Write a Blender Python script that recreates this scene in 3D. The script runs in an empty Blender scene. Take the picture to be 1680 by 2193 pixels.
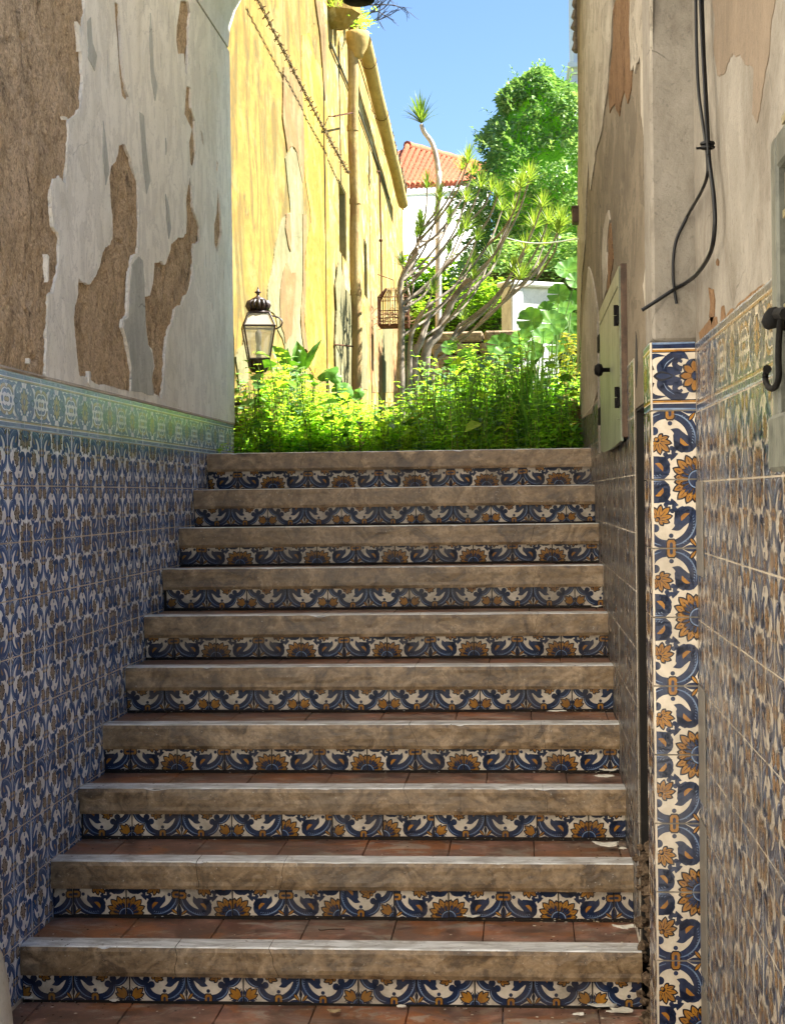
import bpy, math, random
import numpy as np
from mathutils import Vector, Matrix, noise
from mathutils.geometry import tessellate_polygon, delaunay_2d_cdt
R = math.radians
random.seed(7)
sc = bpy.context.scene
COL = sc.collection

# ------------------------------------------------------------ camera, sky, sun, exposure
EYE = 1.234
F_PX, YAW, PITCH, ROLL = 3432.26, 0.0799, -0.01035, -0.01281      # lens measured on a 1680 x 2193 frame
cy_, sy_ = math.cos(YAW), math.sin(YAW)
FWD = Vector((-sy_*math.cos(PITCH), cy_*math.cos(PITCH), math.sin(PITCH)))
_r = Vector((cy_, sy_, 0)); _u = _r.cross(FWD)
c_, s_ = math.cos(ROLL), math.sin(ROLL)
RGT = c_*_r + s_*_u; UPV = -s_*_r + c_*_u
cam = bpy.data.cameras.new('camera'); camo = bpy.data.objects.new('camera', cam); COL.objects.link(camo)
cam.sensor_fit = 'VERTICAL'; cam.sensor_height = 24.0; cam.lens = F_PX/2193*24.0
cam.clip_start = 0.05; cam.clip_end = 3000
mw = Matrix((RGT, UPV, -FWD)).transposed().to_4x4(); mw.translation = Vector((0, 0, EYE))
camo.matrix_world = mw; sc.camera = camo
SUN_AZ, SUN_EL = R(10), R(50)            # from +X towards +Y (the sun stands ahead, on the right)
w = bpy.data.worlds.new('World'); sc.world = w; w.use_nodes = True
wn = w.node_tree; bg = wn.nodes['Background']
sky = wn.nodes.new('ShaderNodeTexSky'); sky.sky_type = 'NISHITA'; sky.sun_disc = False
sky.sun_elevation = SUN_EL; sky.sun_rotation = R(90)-SUN_AZ
sky.air_density = 1.0; sky.dust_density = 0.3; sky.ozone_density = 6.0
wn.links.new(sky.outputs[0], bg.inputs[0]); bg.inputs[1].default_value = 0.034
sl = bpy.data.lights.new('sun', 'SUN'); sl.energy = 3.9; sl.angle = R(0.5); sl.color = (1, .95, .86)
so = bpy.data.objects.new('sun', sl); COL.objects.link(so)
sd = Vector((math.cos(SUN_EL)*math.cos(SUN_AZ), math.cos(SUN_EL)*math.sin(SUN_AZ), math.sin(SUN_EL)))
so.rotation_euler = sd.to_track_quat('Z', 'Y').to_euler()
sc.cycles.max_bounces = 14; sc.cycles.diffuse_bounces = 8; sc.cycles.transparent_max_bounces = 12
sc.view_settings.view_transform = 'Standard'; sc.view_settings.look = 'None'
sc.view_settings.gamma = 1.0; sc.view_settings.use_curve_mapping = False
sc.view_settings.exposure = 2.85

# ------------------------------------------------------------ helpers
def ray(u, v):
    return FWD*F_PX + RGT*(u-840) - UPV*(v-1096.5)
def pX(u, v, X):
    r = ray(u, v); p = r*(X/r.x); p.z += EYE; return p
def pY(u, v, Y):
    r = ray(u, v); p = r*(Y/r.y); p.z += EYE; return p
def pZ(u, v, Z):
    r = ray(u, v); p = r*((Z-EYE)/r.z); p.z += EYE; return p
WLOC = {}
def wloc(o):
    return WLOC.get(o.name, Vector((0, 0, 0))) if o else Vector((0, 0, 0))
def tag(o, label=None, cat=None, group=None, kind=None):
    if label: o['label'] = label
    if cat: o['category'] = cat
    if group: o['group'] = group
    if kind: o['kind'] = kind
    return o
def thing(name, label, cat, loc=(0, 0, 0), group=None):
    o = bpy.data.objects.new(name, None); COL.objects.link(o); o.empty_display_size = .1
    o.location = loc; WLOC[o.name] = Vector(loc)
    return tag(o, label, cat, group)
class G:
    """collects faces for one mesh object; vertices in world coordinates"""
    def __init__(s): s.v = []; s.f = []; s.m = []; s.s = []
    def poly(s, pts, m=0, smooth=False):
        b = len(s.v); s.v.extend([tuple(p) for p in pts]); s.f.append(list(range(b, b+len(pts)))); s.m.append(m); s.s.append(smooth)
    def grid(s, rows, m=0, smooth=True, closed=False):
        b = len(s.v); n = len(rows[0])
        for r in rows: s.v.extend([tuple(p) for p in r])
        for i in range(len(rows)-1):
            for j in range(n if closed else n-1):
                k = (j+1) % n
                s.f.append([b+i*n+j, b+i*n+k, b+(i+1)*n+k, b+(i+1)*n+j]); s.m.append(m); s.s.append(smooth)
    def box(s, lo, hi, m=0, bev=0.0, mat=None):
        x0, y0, z0 = lo; x1, y1, z1 = hi
        if bev <= 0:
            c = [(x0,y0,z0),(x1,y0,z0),(x1,y1,z0),(x0,y1,z0),(x0,y0,z1),(x1,y0,z1),(x1,y1,z1),(x0,y1,z1)]
            fs = [(0,3,2,1),(4,5,6,7),(0,1,5,4),(1,2,6,5),(2,3,7,6),(3,0,4,7)]
        else:
            e = min(bev, (x1-x0)/2.01, (y1-y0)/2.01, (z1-z0)/2.01); c = []; idx = {}
            for i in (0, 1):
                for j in (0, 1):
                    for k in (0, 1):
                        X, Y, Z = (x0, x1)[i], (y0, y1)[j], (z0, z1)[k]; a, b_, d = (e, -e)[i], (e, -e)[j], (e, -e)[k]
                        idx[i,j,k,0] = len(c); c.append((X, Y+b_, Z+d))
                        idx[i,j,k,1] = len(c); c.append((X+a, Y, Z+d))
                        idx[i,j,k,2] = len(c); c.append((X+a, Y+b_, Z))
            I = lambda i,j,k,t: idx[i,j,k,t]
            fs = [(I(0,0,0,0),I(0,0,1,0),I(0,1,1,0),I(0,1,0,0)), (I(1,0,0,0),I(1,1,0,0),I(1,1,1,0),I(1,0,1,0)),
                  (I(0,0,0,1),I(1,0,0,1),I(1,0,1,1),I(0,0,1,1)), (I(0,1,0,1),I(0,1,1,1),I(1,1,1,1),I(1,1,0,1)),
                  (I(0,0,0,2),I(0,1,0,2),I(1,1,0,2),I(1,0,0,2)), (I(0,0,1,2),I(1,0,1,2),I(1,1,1,2),I(0,1,1,2))]
            for j in (0,1):
                for k in (0,1): fs.append((I(0,j,k,1),I(1,j,k,1),I(1,j,k,2),I(0,j,k,2)))
            for i in (0,1):
                for k in (0,1): fs.append((I(i,0,k,0),I(i,1,k,0),I(i,1,k,2),I(i,0,k,2)))
                for j in (0,1): fs.append((I(i,j,0,0),I(i,j,1,0),I(i,j,1,1),I(i,j,0,1)))
                for j in (0,1):
                    for k in (0,1): fs.append((I(i,j,k,0),I(i,j,k,1),I(i,j,k,2)))
        b = len(s.v)
        for p in c:
            p = Vector(p)
            if mat is not None: p = mat @ p
            s.v.append(tuple(p))
        for f in fs: s.f.append([b+q for q in f]); s.m.append(m); s.s.append(False)
    def tube(s, pts, rad, n=8, m=0, cap=True, smooth=True):
        pts = [Vector(p) for p in pts]
        rr = rad if isinstance(rad, (list, tuple)) else [rad]*len(pts)
        rows = []; up = Vector((0, 0, 1)); prev = None
        for i, p in enumerate(pts):
            t = (pts[min(i+1, len(pts)-1)]-pts[max(i-1, 0)])
            if t.length < 1e-9: t = Vector((0, 0, 1))
            t.normalize()
            if prev is None:
                a = t.cross(up)
                if a.length < .1: a = t.cross(Vector((1, 0, 0)))
            else: a = prev - t*prev.dot(t)
            a.normalize(); prev = a; b = t.cross(a)
            rows.append([p+(a*math.cos(2*math.pi*k/n)+b*math.sin(2*math.pi*k/n))*rr[i] for k in range(n)])
        s.grid(rows, m, smooth, True)
        if cap:
            s.poly(rows[0][::-1], m); s.poly(rows[-1], m)
    def lathe(s, c, prof, n=16, m=0, axis=None, smooth=True):
        c = Vector(c); rows = []
        for r, z in prof:
            rows.append([c+Vector((r*math.cos(2*math.pi*k/n), r*math.sin(2*math.pi*k/n), z)) for k in range(n)])
        s.grid(rows, m, smooth, True)
    def build(s, name, mats, parent=None, fixn=False):
        me = bpy.data.meshes.new(name); off = wloc(parent)
        vs = np.array(s.v, dtype=np.float64).reshape(-1, 3) - np.array(off)
        me.from_pydata(vs.tolist(), [], s.f)
        if not isinstance(mats, (list, tuple)): mats = [mats]
        for mt in mats: me.materials.append(mt)
        me.polygons.foreach_set('material_index', s.m)
        me.polygons.foreach_set('use_smooth', s.s)
        me.update()
        if fixn:
            import bmesh
            bm = bmesh.new(); bm.from_mesh(me); bmesh.ops.recalc_face_normals(bm, faces=bm.faces); bm.to_mesh(me); bm.free()
        o = bpy.data.objects.new(name, me); COL.objects.link(o)
        if parent: o.parent = parent; WLOC[o.name] = off
        return o
def catmull(pts, n=6):
    P = [Vector(p) for p in pts]; P = [P[0]*2-P[1]]+P+[P[-1]*2-P[-2]]; o = []
    for i in range(1, len(P)-2):
        for k in range(n):
            t = k/n; a, b, c, d = P[i-1], P[i], P[i+1], P[i+2]
            o.append(.5*((2*b)+(c-a)*t+(2*a-5*b+4*c-d)*t*t+(3*b-a-3*c+d)*t**3))
    o.append(P[-2]); return o

def vnoise(x, y, seed=0):
    xi = np.floor(x).astype(np.int64); yi = np.floor(y).astype(np.int64); fx = x-xi; fy = y-yi
    fx = fx*fx*fx*(fx*(fx*6-15)+10); fy = fy*fy*fy*(fy*(fy*6-15)+10)
    def h(a, b):
        n = (a*374761393+b*668265263+seed*974634777) & 0xffffffff; n = ((n ^ (n >> 13))*1274126177) & 0xffffffff
        return ((n ^ (n >> 16)) & 0xffff)/32767.5-1
    return (h(xi, yi)*(1-fx)+h(xi+1, yi)*fx)*(1-fy)+(h(xi, yi+1)*(1-fx)+h(xi+1, yi+1)*fx)*fy
def fbm(x, y, o=5, seed=0, g=.55):
    r = 0; a = 1
    for i in range(o): r = r+a*vnoise(x*2**i, y*2**i, seed+i*7); a *= g
    return r
# ------------------------------------------------------------ materials
def newmat(name):
    m = bpy.data.materials.new(name); m.use_nodes = True; nt = m.node_tree
    return m, nt, nt.nodes['Principled BSDF']
def N(nt, t, **kw):
    n = nt.nodes.new(t)
    for k, v in kw.items():
        if k == 'inp':
            for a, b in v.items(): n.inputs[a].default_value = b
        else: setattr(n, k, v)
    return n
def coords(nt, scale=(1, 1, 1), obj=True):
    g = N(nt, 'ShaderNodeNewGeometry'); mp = N(nt, 'ShaderNodeMapping'); mp.inputs['Scale'].default_value = scale
    nt.links.new(g.outputs['Position'], mp.inputs['Vector']); return mp.outputs[0]
def noi(nt, vec, scale, detail=6, rough=.6, dist=0.0):
    n = N(nt, 'ShaderNodeTexNoise'); n.inputs['Scale'].default_value = scale; n.inputs['Detail'].default_value = detail
    n.inputs['Roughness'].default_value = rough; n.inputs['Distortion'].default_value = dist
    nt.links.new(vec, n.inputs['Vector']); return n.outputs['Fac']
def ramp(nt, fac, stops):
    r = N(nt, 'ShaderNodeValToRGB'); e = r.color_ramp.elements
    while len(e) < len(stops): e.new(.5)
    for i, (p, c) in enumerate(stops):
        e[i].position = p; e[i].color = (*c, 1) if len(c) == 3 else c
    nt.links.new(fac, r.inputs[0]); return r.outputs[0]
def mix(nt, fac, a, b, mode='MIX'):
    n = N(nt, 'ShaderNodeMix', data_type='RGBA', blend_type=mode)
    for s_, v in ((0, fac), (6, a), (7, b)):
        if isinstance(v, (int, float)): n.inputs[s_].default_value = v
        elif isinstance(v, tuple): n.inputs[s_].default_value = (*v, 1)
        else: nt.links.new(v, n.inputs[s_])
    return n.outputs[2]
def math_(nt, op, a, b=None, clamp=False):
    n = N(nt, 'ShaderNodeMath', operation=op, use_clamp=clamp)
    for i, v in enumerate((a, b)):
        if v is None: continue
        if isinstance(v, (int, float)): n.inputs[i].default_value = v
        else: nt.links.new(v, n.inputs[i])
    return n.outputs[0]
def bump(nt, b, h, strength=.5, dist=.01, prev=None):
    n = N(nt, 'ShaderNodeBump'); n.inputs['Strength'].default_value = strength; n.inputs['Distance'].default_value = dist
    nt.links.new(h, n.inputs['Height'])
    if prev is not None: nt.links.new(prev, n.inputs['Normal'])
    nt.links.new(n.outputs[0], b.inputs['Normal']); return n.outputs[0]
def k01(v): return (v, v, v)

def glaze(name, col, col2, rough=.14, dirt=.25, dirtcol=(.10, .075, .045), spec=.5):
    m, nt, b = newmat(name); v = coords(nt)
    f = ramp(nt, noi(nt, v, 40, 5, .7), [(.38, k01(0)), (.62, k01(1))]); c = mix(nt, f, col, col2)
    wt = N(nt, 'ShaderNodeTexNoise'); wt.inputs['Scale'].default_value = 4.5; wt.inputs['Detail'].default_value = 1; nt.links.new(v, wt.inputs['Vector'])
    c = mix(nt, ramp(nt, wt.outputs['Fac'], [(.42, k01(0)), (.60, k01(.35))]), c, tuple(q*.62 for q in col2))
    d = ramp(nt, noi(nt, v, 9, 7, .7, .4), [(.46, k01(0)), (.62, k01(1))])
    f2 = math_(nt, 'MULTIPLY', d, dirt)
    c = mix(nt, f2, c, dirtcol)
    nt.links.new(c, b.inputs['Base Color'])
    rr = math_(nt, 'ADD', math_(nt, 'MULTIPLY', noi(nt, v, 20, 5), .25), rough-.08)
    nt.links.new(rr, b.inputs['Roughness']); b.inputs['Specular IOR Level'].default_value = spec
    bump(nt, b, noi(nt, v, 28, 3), .25, .004)
    return m
def sheen_mats(sfx):  # left border glazes paled to paint in reflected exit light
    return [glaze('glaze_pale_white'+sfx, (.88, .86, .93), (.78, .77, .86), .26, .2, (.10, .14, .06), .3),
            glaze('glaze_pale_denim'+sfx, (.19, .25, .46), (.27, .33, .55), .2, .15, (.06, .10, .05), .3),
            glaze('glaze_straw'+sfx, (.62, .52, .40), (.52, .43, .32), .2, .15, (.10, .14, .06), .3),
            glaze('glaze_soft_ink'+sfx, (.10, .16, .26), (.14, .20, .30), .2, .1, (.06, .10, .05), .3),
            glaze('glaze_ice_blue'+sfx, (.55, .66, .80), (.45, .56, .72), .26, .2, (.10, .14, .06), .3)]
def tile_mats(sfx, rough, dirt, spec=.5, dc=(.10, .075, .045), sky_tint=False, dull=False):
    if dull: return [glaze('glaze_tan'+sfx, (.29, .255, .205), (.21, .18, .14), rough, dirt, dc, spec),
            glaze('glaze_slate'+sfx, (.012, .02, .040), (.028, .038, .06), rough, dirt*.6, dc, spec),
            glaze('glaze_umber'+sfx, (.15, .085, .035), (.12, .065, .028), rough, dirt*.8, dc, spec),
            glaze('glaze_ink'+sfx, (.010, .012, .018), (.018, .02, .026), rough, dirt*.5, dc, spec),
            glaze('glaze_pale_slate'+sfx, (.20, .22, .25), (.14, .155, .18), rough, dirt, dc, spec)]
    if sky_tint: return [glaze('glaze_white'+sfx, (.86, .88, .91), (.76, .79, .84), rough, dirt, dc, spec),  # bluer, paler glazes: sky reflection put into the colour
            glaze('glaze_blue'+sfx, (.045, .10, .27), (.08, .15, .34), rough, dirt*.6, dc, spec),
            glaze('glaze_brown_ochre'+sfx, (.38, .31, .25), (.30, .25, .20), rough, dirt*.8, dc, spec),
            glaze('glaze_ink'+sfx, (.006, .013, .04), (.01, .02, .05), rough, dirt*.5, dc, spec),
            glaze('glaze_pale_blue'+sfx, (.40, .50, .68), (.26, .36, .56), rough, dirt, dc, spec)]
    return [glaze('glaze_cream'+sfx, (.58, .50, .39), (.48, .41, .31), rough, dirt, dc, spec),
            glaze('glaze_navy'+sfx, (.0035, .009, .030), (.008, .018, .055), rough, dirt*.6, dc, spec),
            glaze('glaze_ochre'+sfx, (.34, .150, .012), (.21, .085, .009), rough, dirt*.8, dc, spec),
            glaze('glaze_ink'+sfx, (.003, .004, .009), (.005, .006, .012), rough, dirt*.5, dc, spec),
            glaze('glaze_pale_blue'+sfx, (.18, .24, .34), (.09, .14, .24), rough, dirt, dc, spec)]
CR, NV, OC, INK, PB = range(5)

# ------------------------------------------------------------ azulejo pattern (unit tile, many small painted shapes)
def stroke(pts, ws, m, L, n=7):
    """tapering painted stroke as a strip of quads"""
    c = catmull([(p[0], p[1], 0) for p in pts], n); k = len(c)
    W = np.interp(np.linspace(0, len(ws)-1, k), range(len(ws)), ws)*(1.30 if m == NV else 1)
    out = []; prev = None
    for i in range(k):
        t = (c[min(i+1, k-1)]-c[max(i-1, 0)]).normalized(); nn = Vector((-t.y, t.x, 0))*W[i]/2
        cur = (c[i]+nn, c[i]-nn)
        if prev: out.append((L, m, [(prev[0].x, prev[0].y), (prev[1].x, prev[1].y), (cur[1].x, cur[1].y), (cur[0].x, cur[0].y)]))
        prev = cur
    return out
def disc(x, y, r, m, L, n=14, ry=None, a=0):
    ry = ry or r; ca, sa = math.cos(R(a)), math.sin(R(a))
    return [(L, m, [(x+r*math.cos(t)*ca-ry*math.sin(t)*sa, y+r*math.cos(t)*sa+ry*math.sin(t)*ca) for t in [2*math.pi*k/n for k in range(n)]])]
def petal(x, y, a, r0, r1, w_, m, L, tip=.65):
    """pointed petal from radius r0 to r1 at angle a"""
    ca, sa = math.cos(R(a)), math.sin(R(a)); ln = r1-r0
    prof = [(0, .28), (.2, .62), (.42, .95), (tip, 1), (.82, .72), (.93, .35), (1, 0)]
    pts = [(r0+t*ln, h*w_/2) for t, h in prof]+[(r0+t*ln, -h*w_/2) for t, h in prof[-2::-1]]
    return [(L, m, [(x+p*ca-q*sa, y+p*sa+q*ca) for p, q in pts])]
def leafy(x, y, a, r0, r1, w_, e=.016, fill=OC, L=1):
    r1 *= 1.05; w_ *= 1.04; e *= 1.35
    o = petal(x, y, a, r0-e, r1+e*1.6, w_+2*e, INK, L)
    o += petal(x, y, a, r0, r1, w_, fill, L+1); return o
def mirror(ps): return [(L, m, [(q, p) for p, q in pts]) for L, m, pts in ps]
def design_main():
    h = []
    # big navy C scroll with hooked head
    h += stroke([(.60, .055), (.73, .075), (.87, .18), (.945, .34), (.95, .48), (.925, .60)], [.10, .115, .125, .12, .10, .0], NV, 1)
    h += stroke([(.66, .045), (.78, .085), (.90, .19), (.968, .34), (.972, .48)], [.008, .018, .02, .016, .004], PB, 3)
    for q in np.linspace(.1, .9, 12):
        a = -70+q*95; x, y = .62+.315*math.cos(R(a)), .37+.33*math.sin(R(a))
        h += stroke([(x, y), (x+.035*math.cos(R(a+35)), y+.035*math.sin(R(a+35)))], [.012, .002], PB, 3, 1)
    h += stroke([(.935, .50), (.86, .50), (.78, .44), (.735, .36), (.70, .30), (.62, .27)], [.12, .18, .19, .13, .08, .0], NV, 1)
    h += stroke([(.88, .55), (.80, .54), (.72, .50), (.67, .43)], [.02, .12, .10, .0], NV, 1)
    h += stroke([(.885, .505), (.83, .49), (.785, .45), (.765, .40)], [.0, .05, .06, .01], OC, 2)
    # twig with beads joining the leaf to its mirror twin
    h += stroke([(.76, .52), (.68, .56), (.66, .62), (.70, .66)], [.05, .05, .045, .07], NV, 1)
    h += disc(.635, .545, .036, NV, 1)
    # left arm of the scroll with its curl
    h += stroke([(.55, .06), (.44, .08), (.345, .15), (.31, .24), (.35, .31)], [.09, .10, .10, .095, .09], NV, 1)
    h += disc(.385, .295, .062, NV, 1)
    h += stroke([(.47, .045), (.36, .09), (.285, .18), (.275, .26)], [.006, .016, .016, .004], PB, 3)
    # link on the edge
    h += [(2, INK, [(.535, 0), (.695, 0), (.695, .10), (.66, .145), (.57, .145), (.535, .10)])]
    h += [(3, OC, [(.555, 0), (.675, 0), (.675, .092), (.65, .125), (.58, .125), (.555, .092)])]
    h += [(4, NV, [(.593, 0), (.637, 0), (.637, .07), (.615, .09), (.593, .07)])]
    h += disc(.615, .185, .034, NV, 1)
    # palmette in the corner P
    h += leafy(1, 0, 128, .05, .17, .035, .012)
    h += stroke([(1.0, .0), (.93, .018), (.86, .022), (.79, .012)], [.04, .05, .035, .0], NV, 1)
    h += stroke([(1.0, .10), (.992, .16), (.995, .22)], [.03, .035, .0], NV, 1)
    # half of the ochre flower inside
    for a, r1, w_ in ((12, .185, .058), (-18, .15, .048), (-52, .10, .04)):
        h += leafy(.43, .43, a, .03, r1, w_, .013)
    # half of the big sunflower at F
    for a, r1, w_ in ((187, .30, .075), (205, .35, .085)):
        h += leafy(1, 1, a, .13, r1, w_, .014)
    h += petal(1, 1, 196, .12, .27, .07, INK, 2); h += petal(1, 1, 196, .13, .24, .038, NV, 3)
    h += petal(1, 1, 214, .12, .27, .07, INK, 2); h += petal(1, 1, 214, .13, .245, .04, NV, 3)
    # half of the small star at S
    h += leafy(0, 0, 28, .10, .255, .055, .013)
    h += stroke([(.10, .02), (.16, .03), (.22, .02)], [.0, .04, .0], NV, 1)
    h += stroke([(.085, .03), (.15, .065), (.20, .06), (.25, .03)], [.03, .03, .02, .0], NV, 1)
    full = h + mirror(h)
    full += leafy(.43, .43, 45, .03, .215, .07, .013)
    full += leafy(1, 1, 225, .13, .37, .095, .014)
    full += petal(1, 1, 225, .14, .27, .035, NV, 3)
    full += leafy(0, 0, 45, .09, .30, .075, .013)
    for a in (45, 12, 78, -18, 108):
        full += stroke([(.43+.05*math.cos(R(a)), .43+.05*math.sin(R(a))), (.43+.15*math.cos(R(a)), .43+.15*math.sin(R(a)))], [.012, .003], INK, 4, 1)
    for a in (187, 205, 225, 245, 263):
        full += stroke([(1+.27*math.cos(R(a)), 1+.27*math.sin(R(a))), (1+.33*math.cos(R(a)), 1+.33*math.sin(R(a)))], [.012, .003], INK, 4, 1)
    full += disc(.415, .415, .036, INK, 3)+disc(.415, .415, .024, OC, 4)
    full += disc(1, 1, .148, INK, 3, 24)+disc(1, 1, .134, PB, 4, 24)+disc(1, 1, .116, NV, 5, 24)
    full += disc(0, 0, .10, INK, 3, 20)+disc(0, 0, .088, PB, 4, 20)+disc(0, 0, .074, NV, 5, 20)
    return full
def design_border():
    h = []   # unit tile: x along the frieze, y up; symmetric about y = .5 and mirrored tile by tile along x
    h += [(1, NV, [(0, .90), (1, .90), (1, 1), (0, 1)]), (1, OC, [(0, .855), (1, .855), (1, .885), (0, .885)]), (1, INK, [(0, .84), (1, .84), (1, .855), (0, .855)])]
    h += stroke([(0, .98), (.5, .975), (1, .98)], [.02, .03, .02], PB, 3)
    h += stroke([(.0, .80), (.16, .80), (.30, .76), (.42, .80), (.58, .79)], [.04, .05, .08, .05, .0], NV, 1)
    h += stroke([(.02, .70), (.12, .74), (.26, .71), (.36, .62), (.40, .60)], [.02, .07, .09, .07, .0], INK, 2)
    h += stroke([(.03, .70), (.12, .74), (.26, .71), (.35, .625)], [.01, .045, .065, .03], OC, 3)
    h += stroke([(.0, .63), (.10, .65), (.20, .62), (.24, .57)], [.06, .05, .05, .0], NV, 1)
    h += stroke([(.48, .55), (.50, .63), (.56, .70), (.66, .78), (.80, .80), (.90, .73)], [.06, .11, .10, .10, .09, .0], NV, 1)
    h += stroke([(.80, .60), (.73, .62), (.69, .68), (.74, .73), (.80, .70)], [.06, .07, .06, .05, .03], NV, 1)
    h += stroke([(.52, .50), (.60, .56), (.70, .56), (.80, .53)], [.10, .12, .10, .0], NV, 1)
    h += petal(.58, .56, 125, 0, .16, .06, NV, 1)
    h += stroke([(.86, .66), (.92, .70), (1.0, .69)], [.03, .06, .09], NV, 1)
    h += stroke([(.53, .60), (.58, .69), (.68, .765)], [.004, .014, .004], PB, 3)
    low = [(L, m, [(p, 1-q) for p, q in pts]) for L, m, pts in h]
    full = h+low
    full += disc(.24, .5, .062, NV, 2)+disc(.06, .5, .085, INK, 2, ry=.05)+disc(.06, .5, .068, OC, 3, ry=.034)
    full += petal(.66, .5, 180, 0, .28, .14, INK, 2)+petal(.66, .5, 180, .02, .24, .08, NV, 3)
    for a in (100, 140, 180, 220, 260): full += leafy(1, .5, a, .05, .21, .085, .014, OC, 2)
    full += disc(1, .5, .075, INK, 4)+disc(1, .5, .058, NV, 5)
    return full
def triangulate(ps):
    out = []
    for L, m, pts in ps:
        if len(pts) <= 4: out.append((L, m, pts)); continue
        tri = tessellate_polygon([[Vector((p, q, 0)) for p, q in pts]])
        for t in tri: out.append((L, m, [pts[i] for i in t]))
    return out
def clip(pts, x0, x1, y0, y1):
    for ax, lim, sg in ((0, x0, 1), (0, x1, -1), (1, y0, 1), (1, y1, -1)):
        o = []; n = len(pts)
        for i in range(n):
            a, b = pts[i], pts[(i+1) % n]; da, db = (a[ax]-lim)*sg, (b[ax]-lim)*sg
            if da >= 0: o.append(a)
            if (da >= 0) != (db >= 0):
                t = da/(da-db); o.append((a[0]+(b[0]-a[0])*t, a[1]+(b[1]-a[1])*t))
        pts = o
        if len(pts) < 3: return None
    return pts
_main, _bord = triangulate(design_main()), triangulate(design_border())
_cache = {}
def pieces(kind, fx, fy, win, rot=False):
    key = (kind, fx, fy, tuple(round(q, 3) for q in win), rot)
    if key in _cache: return _cache[key]
    src = _main if kind == 'main' else _bord; g = .011; o = []
    x0, x1, y0, y1 = max(win[0], g), min(win[1], 1-g), max(win[2], g), min(win[3], 1-g)
    base = [(x0, y0), (x1, y0), (x1, y1), (x0, y1)]; o.append((0, CR, base))
    for L, m, pts in src:
        p = [((1-a) if fx else a, (1-b) if fy else b) for a, b in pts]
        if rot: p = [(b, a) for a, b in p]
        p = clip(p, x0, x1, y0, y1)
        if p and len(p) >= 3:
            ar = sum(p[i][0]*p[(i+1) % len(p)][1]-p[(i+1) % len(p)][0]*p[i][1] for i in range(len(p)))
            if abs(ar) > 2e-6: o.append((L, m, p if ar > 0 else p[::-1]))
    _cache[key] = o; return o
_rt = random.Random(3)
def put_tile(g, org, ex, ey, S, kind='main', fx=0, fy=0, win=(0, 1, 0, 1), rot=False):
    """org = lower-left corner of the full tile, ex/ey unit vectors along the wall, painted shapes stand up to 0.5 mm proud"""
    ex, ey = Vector(ex), Vector(ey); n = ex.cross(ey); tk = .0030+_rt.uniform(-.0004, .0004)
    tilt = (_rt.uniform(-.004, .004), _rt.uniform(-.004, .004))
    org = Vector(org)
    def P(x, y, L): return org+ex*(x*S)+ey*(y*S)+n*(tk+L*.00009+(x-.5)*S*tilt[0]+(y-.5)*S*tilt[1])
    ps = pieces(kind, fx, fy, win, rot)
    for L, m, pts in ps: g.poly([P(x, y, L) for x, y in pts], m)
    b = ps[0][2]; k = len(b)
    for i in range(k):
        p, q = b[i], b[(i+1) % k]
        g.poly([P(*q, 0), P(*p, 0), P(*p, 0)-n*.004, P(*q, 0)-n*.004], CR)
XL, XR, XN = -1.237, .276, .357          # left wall, right wall along the stairs, right wall nearer than the pillar
YE = 6.885                               # where the passage opens to the garden on the left
YR = 7.25
DADO = EYE+.316
S = .14

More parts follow.
